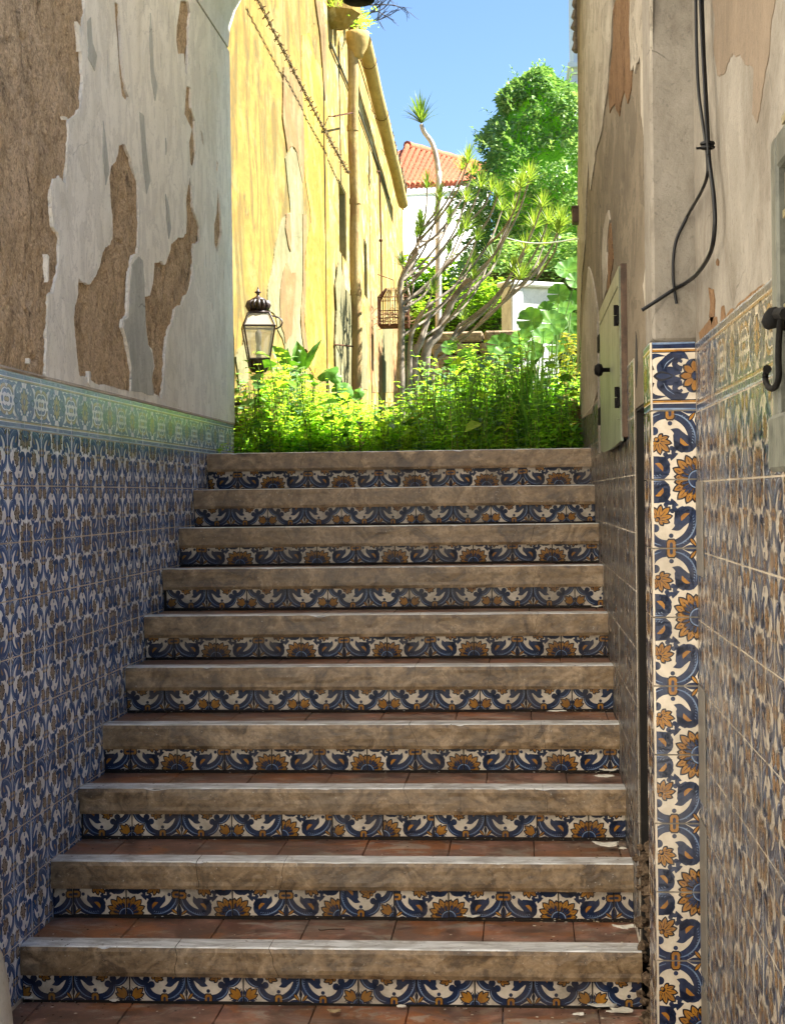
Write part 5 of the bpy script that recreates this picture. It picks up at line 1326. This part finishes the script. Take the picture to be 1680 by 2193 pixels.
for i, (x, y, r, Y, nr) in enumerate(L_):
    c = pY(*Z5(x, y), Y); g = G(); round_leaf(g, c, Vector(nr), r*.28616*Y/3432, 8, 0, .2, i); petiole(g, mp+Vector((rv.uniform(-.12, .05), rv.uniform(-.1, .1), 0)) if x > 900 else Vector((c.x+.1, c.y, ZL)), c); g.build('leaf', [M_big, M_stem], ml)
# low yellowing plant hugging the wall corner
vp = pY(1222, 880, 7.9); vp.z = ZL; vn = thing('yellowing_vine', 'straggly yellow-green vine climbing the outer right wall corner', 'vine', vp)
g = G()
for k in range(190):
    t = rv.random(); p = pY(1229-30*rv.random()*(1-t*.3)+rv.gauss(0, 5), 905-190*t, rv.uniform(7.6, 8.0)); a = rv.uniform(0, 6.3); leaf(g, p, Vector((math.cos(a), math.sin(a)-.3, rv.uniform(-.3, .6))), rv.uniform(.02, .045), rv.uniform(.018, .035), 0, .3, .4)
g.build('leaves', leaf_mat('yellow_green_vine_leaves', [(.10, .16, .02), (.22, .22, .03), (.30, .22, .05)], .45, var=20), vn)
g = G(); g.tube(catmull([vp, pY(1215, 840, 7.9), pY(1226, 780, 7.9), pY(1210, 720, 7.8)], 5), .004, 5); g.build('stem', M_stem, vn)
# broad-leaved plants at the left
def Z3p(x, y): return O3X+x*Z3, O3Y+y*Z3
def bigleaf(g, base, tip, W, m=0, bend=.15, nrm=Vector((0, -1, .3))):
    ax = tip-base; L = ax.length; d = ax.normalized(); a = d.cross(nrm).normalized(); n_ = a.cross(d); rows = []
    for i in range(11):
        t = i/10; w_ = W*(math.sin(math.pi*t**.72))*(1+.09*math.sin(t*38))+.0008; c = base+ax*t+n_*(bend*L*math.sin(math.pi*t))
        rows.append([c+a*w_/2+n_*w_*.2, c+a*w_/4+n_*w_*.04, c, c-a*w_/4+n_*w_*.04, c-a*w_/2+n_*w_*.2])
    g.grid(rows, m, True)
dk = pY(640, 900, 7.8); dk.z = ZL
pd = thing('broad_leaved_weed', 'weed with tall pointed broad leaves standing right of the lantern', 'plant', dk)
for (b_, t_, W, Y) in (((700,1300),(650,1060),.075,7.8),((720,1310),(862,1048),.038,7.75),((590,1280),(440,1100),.075,7.85),((800,1400),(700,1360),.04,7.8),((600,1400),(545,1210),.06,7.9),((560,1200),(575,1120),.02,7.9),((690,1340),(610,1300),.04,7.7),((650,1470),(560,1300),.08,7.8)):
    g = G(); B, T = pY(*Z3p(*b_), Y), pY(*Z3p(*t_), Y); bigleaf(g, B, T, W); g.tube(catmull([dk+Vector((rv.uniform(-.05, .05), 0, 0)), (dk+B)/2+Vector((.01, 0, .02)), B], 4), .003, 5, 1); g.build('leaf', [M_big, M_stem], pd)
lb = pY(745, 930, 7.7); lb.z = ZL
pl2 = thing('lobed_leaf_plant', 'low plant with two large lobed leaves drooping in front of the yellow wall', 'plant', lb)
for i, (x, y, r, nr) in enumerate(((905,1320,100,(-.4,-.6,.8)),(1042,1500,98,(.3,-1,.15)),(980,1370,55,(.2,-1,.5)),(1180,1500,50,(0,-1,.5)))):
    c = pY(*Z3p(x, y), 7.7); g = G(); round_leaf(g, c, Vector(nr), r*Z3*7.7/3432, 5, 0, -.25, 40+i); petiole(g, lb, c); g.build('leaf', [M_big, M_stem], pl2)
sp_ = pY(470, 966, 6.5); sp_.z = SZ[9]+.001
ss = thing('small_seedling', 'small leafy seedling rooted at the left end of the top step', 'plant', sp_)
g = G()
for k in range(46):
    a = rv.uniform(0, 6.3); r_ = rv.uniform(.0, .045); leaf(g, sp_+Vector((r_*math.cos(a)*1.2, r_*math.sin(a)*.5, rv.uniform(.0, .05))), Vector((math.cos(a), math.sin(a), rv.uniform(0, .9))), .018, .015, 0, .2, .3)
g.build('leaves', M_weed, ss)

# --- dracaena: many leaning bare branches ending in rosettes of narrow leaves
YD = 11.8
dbase = pY(893, 845, YD); dbase.z = ZL
dt = thing('dracaena_tree', 'many-branched dracaena with bare grey stems and spiky leaf rosettes', 'tree', dbase)
def q5(x, y, Y): return pY(*Z5(x, y), Y)
def q4(x, y, Y): return pY(801.2+x*.2862, y*.2862, Y)
trunks = [
 [(290,1330,0),(300,1100,0),(345,940,0),(400,760,.1),(430,640,.1)],
 [(330,1300,.1),(380,1060,.1),(460,900,.15),(530,750,.2),(600,600,.2),(700,470,.2)],
 [(200,1330,-.1),(195,1100,-.1),(200,900,-.1),(200,700,-.1),(190,520,-.1),(240,380,-.1),(330,270,-.1)],
 [(400,1250,.2),(440,1100,.25),(560,940,.3),(640,800,.35)],
 [(250,1320,-.05),(265,1000,-.05),(310,800,-.05),(360,700,-.05)]]
tp = []; hubs = []
for i, tr_ in enumerate(trunks):
    pts = [q5(x, y, YD+dy) for x, y, dy in tr_]; pts[0].z = ZL-.02; c = catmull(pts, 5); n_ = len(c)
    r0 = [.036, .044, .032, .022, .024][i]
    g = G(); g.tube(c, [r0*(1-.62*k/n_)*(1+.08*math.sin(k*1.9)) for k in range(n_)], 9); g.build('trunk', M_bark, dt)
    for k in range(n_//3, n_): hubs.append((c[k], r0*(1-.62*k/n_)))
ros = [(320,130,5),(205,350,5),(280,390,5),(345,40,5),(640,130,5),(770,160,5),(745,450,5),(865,310,5),(970,180,5),(440,560,5),(665,760,5),(1040,390,5),(1100,450,5),(1240,385,5),(1275,200,5),(1190,70,5),(1375,110,5),(1400,40,5),(730,330,5),(560,40,5),
       (700,1200,4),(660,1250,4),(395,1390,4),(490,1480,4),(800,1390,4),(880,1410,4),(690,1490,4),(1065,1420,4),(1165,1330,4),(1260,1530,4),(1200,1690,4),(345,1750,4),(685,1700,4),(1385,1680,4),(560,1600,4),(960,1560,4),(1010,1640,4),(460,1620,4),(1100,1380,4),(740,1290,4),(930,1450,4),(1050,1560,4),(1300,1650,4),(560,260,5),(900,330,5),(1130,250,5)]
def rosette(g, c, d, L, n, m, rd, W=.014):
    for k in range(n):
        t = k/n; a = k*2.4; sp = .12+1.15*t
        dd = (d.normalized()*(1.15-.75*t)+Vector((math.cos(a), math.sin(a), 0))*sp*.8+Vector((0, 0, .1))).normalized()
        blade(g, c-d*.03*t, dd, L*rd.uniform(.75, 1.1)*(1-.15*t), W*rd.uniform(.8, 1.2), .35+.9*t*rd.random(), m, 4)
for i, (x, y, fr) in enumerate(ros):
    Y = YD+.25+rv.uniform(-.5, .5); c = q5(x, y, Y) if fr == 5 else q4(x, y, Y)
    best = None
    for h_, r_ in hubs:
        dx, dz_ = c.x-h_.x, c.z-h_.z; ln = math.hypot(dx, dz_)
        if dz_ < .08 or ln < .14: continue
        ang = math.atan2(dx, dz_); cost = abs(ang-.62)*1.6+max(0, ln-.9)*.8+rv.uniform(0, .35)+(.5 if ln < .3 else 0)
        if best is None or cost < best[0]: best = (cost, h_, r_)
    if best is None: h_, r_ = hubs[0]
    else: _, h_, r_ = best
    ln = (c-h_).length
    m1 = h_.lerp(c, .33)+Vector((.05*ln, rv.uniform(-.05, .05), -.05*ln))+Vector((rv.gauss(0, .015), 0, rv.gauss(0, .015))); m2 = h_.lerp(c, .70)+Vector((.05*ln, rv.uniform(-.05, .05), -.05*ln)); cu = catmull([h_, m1, m2, c], 6); n_ = len(cu)
    g = G(); g.tube(cu, [max(.0055, min(r_, .011)*(1-.5*k/n_))*(1+.10*math.sin(k*2.3)) for k in range(n_)], 6); br = g.build('branch', M_bark, dt)
    for k in range(n_//2, n_-2, 3): hubs.append((cu[k], .012))
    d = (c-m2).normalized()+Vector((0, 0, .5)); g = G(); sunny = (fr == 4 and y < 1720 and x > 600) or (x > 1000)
    rosette(g, c, d.normalized(), rv.uniform(.12, .18), 40, 0, rv, .012); g.build('leaf_rosette', M_dr_lit if sunny else M_dr, br)
# tall single-stemmed dracaena farther back
td = thing('tall_dracaena', 'single tall bare white stem with one spiky leaf head above the red roof', 'tree', (pY(935, 800, 15).x, 15, ZL))
cu = catmull([Vector((pY(935, 800, 15).x, 15, ZL)), q4(480, 1500, 15), q4(478, 1300, 15), q4(455, 1150, 15), q4(425, 1060, 15), q4(372, 990, 15), q4(350, 930, 15)], 5)
g = G(); g.tube(cu, [.030*(1-.4*k/len(cu)) for k in range(len(cu))], 8); g.build('trunk', wood_mat('white_bark', (.62, .56, .50), (.48, .42, .36), .9, (1, 1, .4), 30, .2), td)
g = G(); rosette(g, q4(348, 900, 15), Vector((-.15, 0, 1)), .30, 60, 0, rv, .026); g.build('leaf_rosette', M_dr, td)

# --- round dense tree beyond the wall corner
YT2 = 22; tc = pY(1150, 380, YT2); rx = 1.04; rt_ = thing('leafy_tree', 'dense round tree with glossy leaves against the sky beside the right wall', 'tree', (tc.x+.1, YT2, ZL))
g = G(); rd = random.Random(31)
prof_t = [(-1.9, .98), (-1.2, 1.02), (-.5, 1.02), (.1, .98), (.6, .86), (1.0, .66), (1.25, .42), (1.42, .12)]
def crown_r(z): return float(np.interp(z, [a for a, _ in prof_t], [b for _, b in prof_t]))*rx
ccx = pY(1158, 380, YT2).x+.0
cnt = 0
while cnt < 30000:
    z = rd.uniform(-2.0, 1.45); a = rd.uniform(0, 6.3); R_ = crown_r(z); lump = 1+.40*noise.noise((math.cos(a)*1.6, math.sin(a)*1.6, z*1.9+3))+.10*noise.noise((math.cos(a)*5, math.sin(a)*5, z*5))
    rr = R_*lump*math.sqrt(rd.uniform(.45, 1.0)); c = Vector((ccx+rr*math.cos(a), YT2+rr*math.sin(a)*.95, tc.z+z))
    if math.sin(a) > .5 and rd.random() < .6: continue
    nz__ = noise.noise((c.x*3.1, c.y*3.1, c.z*3.1))
    if nz__ < -.40 or (rr > R_*lump*.84 and nz__ < -.02): continue
    d = Vector((math.cos(a)+rd.gauss(0, .7), math.sin(a)+rd.gauss(0, .7), rd.gauss(.25, .6))); L = rd.choice([.045, .06, .08, .10])*rd.uniform(.8, 1.2)
    leaf(g, c, d, L, L*.42, 0, .25, .25, rd.uniform(-1, 1)); cnt += 1
core = []
for j in range(13):
    z = -2.0+3.25*j/12; core.append([Vector((ccx+crown_r(z)*.62*(1+.14*noise.noise((math.cos(t)*2, math.sin(t)*2, z*2)))*math.cos(t), YT2+crown_r(z)*.62*math.sin(t), tc.z+z)) for t in np.linspace(0, 6.283, 19)[:-1]])
g.grid(core, 1, False, True); g.poly(core[-1], 1)
for k in range(60):     # shoots breaking the outline
    z = rd.uniform(-1.2, 1.45); a = rd.uniform(-2.6, .5); R_ = crown_r(z)*1.0; p = Vector((ccx+R_*math.cos(a), YT2+R_*math.sin(a), tc.z+z)); o_ = Vector((math.cos(a), math.sin(a), .5 if z < 1 else 1.4)).normalized()
    for q in range(9): leaf(g, p+o_*.022*q, o_+Vector((rd.gauss(0, .6), rd.gauss(0, .6), rd.gauss(0, .4))), .08, .022, 0, .2, .2)
g.build('crown', [M_tree, M_weedd], rt_)
g = G(); g.tube(catmull([Vector((ccx+.05, YT2, ZL)), Vector((ccx, YT2, tc.z-2.4)), Vector((ccx+.03, YT2, tc.z-1.2)), Vector((ccx-.05, YT2, tc.z+.5))], 4), [.12]*4+[.10]*4+[.06]*5, 9)
for k in range(10):
    a = k*2.1; z = tc.z-1.8+k*.25; g.tube([Vector((ccx, YT2, z)), Vector((ccx+.5*math.cos(a), YT2+.5*math.sin(a), z+.45))], [.035, .012], 6)
g.build('trunk', M_bark, rt_)

# --- hedges behind
def hedge(label, u0, u1, v0, v1, Y, dp, n, Ls, mat=M_hedge, seed=5):
    rd = random.Random(seed); a, b2 = pY(u0, v1, Y), pY(u1, v0, Y); t = thing('hedge', label, 'hedge', ((a.x+b2.x)/2, Y, ZL)); g = G()
    g_in = G()
    for k in range(n):
        x = rd.uniform(a.x, b2.x); y = Y+rd.uniform(0, dp); h_ = b2.z*(1)+.0; top = ZL+(b2.z-ZL)*(1+.13*noise.noise((x*1.3, y*1.3, seed))+.06*noise.noise((x*4, y*4, seed)))
        z = rd.uniform(max(ZL, a.z-.4), top); aa = rd.uniform(0, 6.3); L = Ls*rd.uniform(.6, 1.3)
        leaf(g, Vector((x, y-.15*rd.random(), z)), Vector((math.cos(aa), math.sin(aa)-.4, rd.uniform(-.1, .9))), L, L*.6, 0, .25, .3)
    g.build('foliage', mat, t)
    rows = [[Vector((a.x+(b2.x-a.x)*i/12, Y+.18+.1*noise.noise((i, j, 1)), ZL+(b2.z*.93-ZL)*j/6)) for i in range(13)] for j in range(7)]
    bk = [[p+Vector((0, dp, 0)) for p in r_] for r_ in rows]; g = G(); g.grid(rows, 0, False); g.grid([rows[-1], bk[-1]], 0, False); g.build('stems', M_soil, t)
hedge('low bright green hedge behind the dracaena and left of the white pier', 880, 1105, 618, 760, 16, .8, 5200, .085)
hedge('tall darker hedge filling the gap under the round tree', 1050, 1290, 520, 760, 18.5, 1.0, 6000, .10, M_tree, 9)
hedge('distant pale green hedge at the foot of the white house', 850, 1080, 560, 680, 27, 1.5, 4000, .16, M_hedge, 14)
# weed growing on the broken coping, and bare twigs over the roof
cp = pH(765, 45, .1); pw = thing('coping_weed', 'small weed growing in the roof gutter above the downpipe hopper', 'plant', cp); g = G()
for k in range(130):
    p = pH(rv.gauss(778, 12), rv.gauss(45, 12), .15); a = rv.uniform(0, 6.3); leaf(g, p, Vector((math.cos(a), math.sin(a), rv.uniform(0, 1))), .035, .02)
for k in range(26):
    p = pH(rv.uniform(700, 760), rv.uniform(8, 20), .1); blade(g, p, Vector((rv.gauss(0, .5), rv.gauss(0, .5), .6)), .18, .008, 1, 0, 4)
g.build('leaves', M_weedd, pw)
g = G(); g.tube([cp, pH(770, 60, .14), pH(778, 36, .14)], .006, 5); g.build('stem', M_bark, pw)
bt = pH(782, 48, .0); bb = thing('bare_branches', 'leafless thin branches reaching over the yellow house roof into the sky', 'branches', bt); g = G()
def twig(p, d, L, r, dep):
    pts = [p]; dd = d.copy()
    for k in range(5): dd = (dd+Vector((rv.gauss(0, .16), 0, rv.gauss(0, .16)))).normalized(); pts.append(pts[-1]+dd*L/5)
    g.tube(pts, [r*(1-.6*k/5) for k in range(6)], 4)
    if dep > 0:
        for k in (2, 3, 4, 5): twig(pts[k], (dd+Vector((rv.gauss(0, .5), 0, rv.gauss(0, .5)))).normalized(), L*.55, r*.55, dep-1)
M_gtw = wood_mat('grey_twig', (.10, .10, .11), (.06, .06, .07), .9)
for (u, v, tx, ty) in ((770, 42, 845, 2), (772, 30, 850, 14), (775, 46, 842, 46), (770, 12, 860, -8)):
    p = pH(u, v, -.1); q = pY(tx, ty, p.y); g = G(); twig(p, (q-p).normalized(), (q-p).length*.8, .010, 2); g.build('branch', M_gtw, bb)

# ------------------------------------------------------------ LITTER ON THE STEPS
M_flake = plaster_mat('paint_flake', (.72, .68, .58), (.60, .55, .45), (.4, .34, .24), .2, crack=0)
M_dleaf = wood_mat('dry_leaf', (.38, .28, .15), (.28, .19, .09), .8, (1, 1, 1), 50)
def flake(u, v, k, sx, sy, label, mat=None, seed=0, lift=.0, name='paint_flake', cat='flake', grp='paint flakes on the steps'):
    z = (SZ[k] if k >= 0 else 0.0)+.003+lift; c = pZ(u, v, z); rd = random.Random(seed); n = 13; a0 = rd.uniform(0, 6); top, bot = [], []
    tl = (rd.uniform(-.2, .2), rd.uniform(-.05, .25))
    for i in range(n):
        a = 2*math.pi*i/n; r_ = rd.uniform(.55, 1.1); x, y = sx*r_*math.cos(a), sy*r_*math.sin(a)
        zz = .004+abs(x*tl[0])+abs(y*tl[1])+rd.uniform(0, .002); top.append(c+Vector((x, y, zz+.0022))); bot.append(c+Vector((x, y, zz)))
    g = G(); ct = c+Vector((0, 0, .0085)); 
    for i in range(n): j = (i+1) % n; g.poly([top[i], top[j], ct]); g.poly([bot[j], bot[i], ct-Vector((0, 0, .0022))]); g.poly([bot[i], bot[j], top[j], top[i]])
    tag(g.build(name, mat or M_flake), label, cat, grp)
FL = [(1296,1668,2,.030,.022,'broad white paint flake on the third step from the bottom, lowest of its pair'),(1304,1655,2,.028,.012,'paint flake behind the broad white one on the third step'),
 (1300,1815,1,.038,.030,'curled cream flake on the second step near the right wall'),(1333,1822,1,.012,.012,'small white chip right of the curled cream flake on the second step'),
 (1338,1992,0,.032,.022,'cream flake at the right end of the first step'),(1250,1964,0,.026,.010,'flat white flake against the riser of the first step, left of the cream one'),
 (1010,1968,0,.026,.010,'lone white flake against the riser halfway along the first step'),(1150,1958,0,.014,.006,'small flake against the riser between two larger ones on the first step'),
 (1276,1303,5,.022,.008,'thin white flake on the sixth step near the right wall'),(1190,1527,3,.03,.006,'long thin flake on the fourth step near the right wall'),
 (1290,2158,-1,.045,.02,'large white flake in the bottom right corner of the floor'),(1330,2172,-1,.035,.022,'flake nearest the pillar foot on the floor'),(1240,2178,-1,.016,.01,'small flake on the floor left of the big one'),
 (1205,2150,-1,.02,.01,'flake lying under the first riser near the right'),(245,2148,-1,.012,.008,'tiny flake on the floor at the far left'),(60,2143,-1,.02,.01,'flake in the left corner under the first riser'),(860,2160,-1,.012,.01,'small pale chip on the floor in the middle')]
for i, f in enumerate(FL): flake(*f, seed=i)
flake(715, 2172, -1, .018, .012, 'small brown leaf scrap on the floor below the stairs', M_dleaf, 91, 0, 'dry_leaf', 'dry leaf', None)
flake(1262, 1945, 0, .02, .012, 'dark leaf litter piece against the first step riser', M_dleaf, 92, 0, 'dry_leaf', 'dry leaf', None)
g = G(); p = pZ(712, 1992, SZ[0]+.004); g.tube(catmull([p+Vector((-.035, .006, 0)), p+Vector((-.03, -.006, .001)), p+Vector((-.005, -.004, .003)), p+Vector((.03, .004, .002))], 4), .0014, 5); tag(g.build('twig', M_rot), 'short dark curved twig on the first step', 'twig')
g = G(); rd = random.Random(55)
for k in range(1700):
    s_ = rd.randint(-1, 9); z = (SZ[s_] if s_ >= 0 else 0)+.0035; y0 = (SY[s_] if s_ >= 0 else 3.4)
    x = rd.uniform(XL+.01, XR-.01) if rd.random() < .45 else (XR-abs(rd.gauss(0, .16))-.01 if rd.random() < .7 else XL+abs(rd.gauss(0, .1))+.01)
    y = y0+(.29-abs(rd.gauss(0, .03)) if rd.random() < .55 else rd.uniform(.01, .27)) if s_ >= 0 else 3.84-abs(rd.gauss(0, .12))
    if s_ >= 0: y = min(y, y0+.285)
    x = max(x, XL+.012); r_ = rd.uniform(.0012, .0045); a = rd.uniform(0, 6.3); q = Vector((x, y, z))
    g.poly([q+Vector((r_*math.cos(a+t)*rd.uniform(.6, 1.4), r_*math.sin(a+t)*rd.uniform(.6, 1.4), .0012)) for t in (0, 1.6, 3.1, 4.7)], rd.choice([0, 1, 2, 2]))
tag(g.build('grit', [M_flake, M_dleaf, M_rot]), 'scattered crumbs of paint and dirt on the treads', 'debris', kind='stuff')
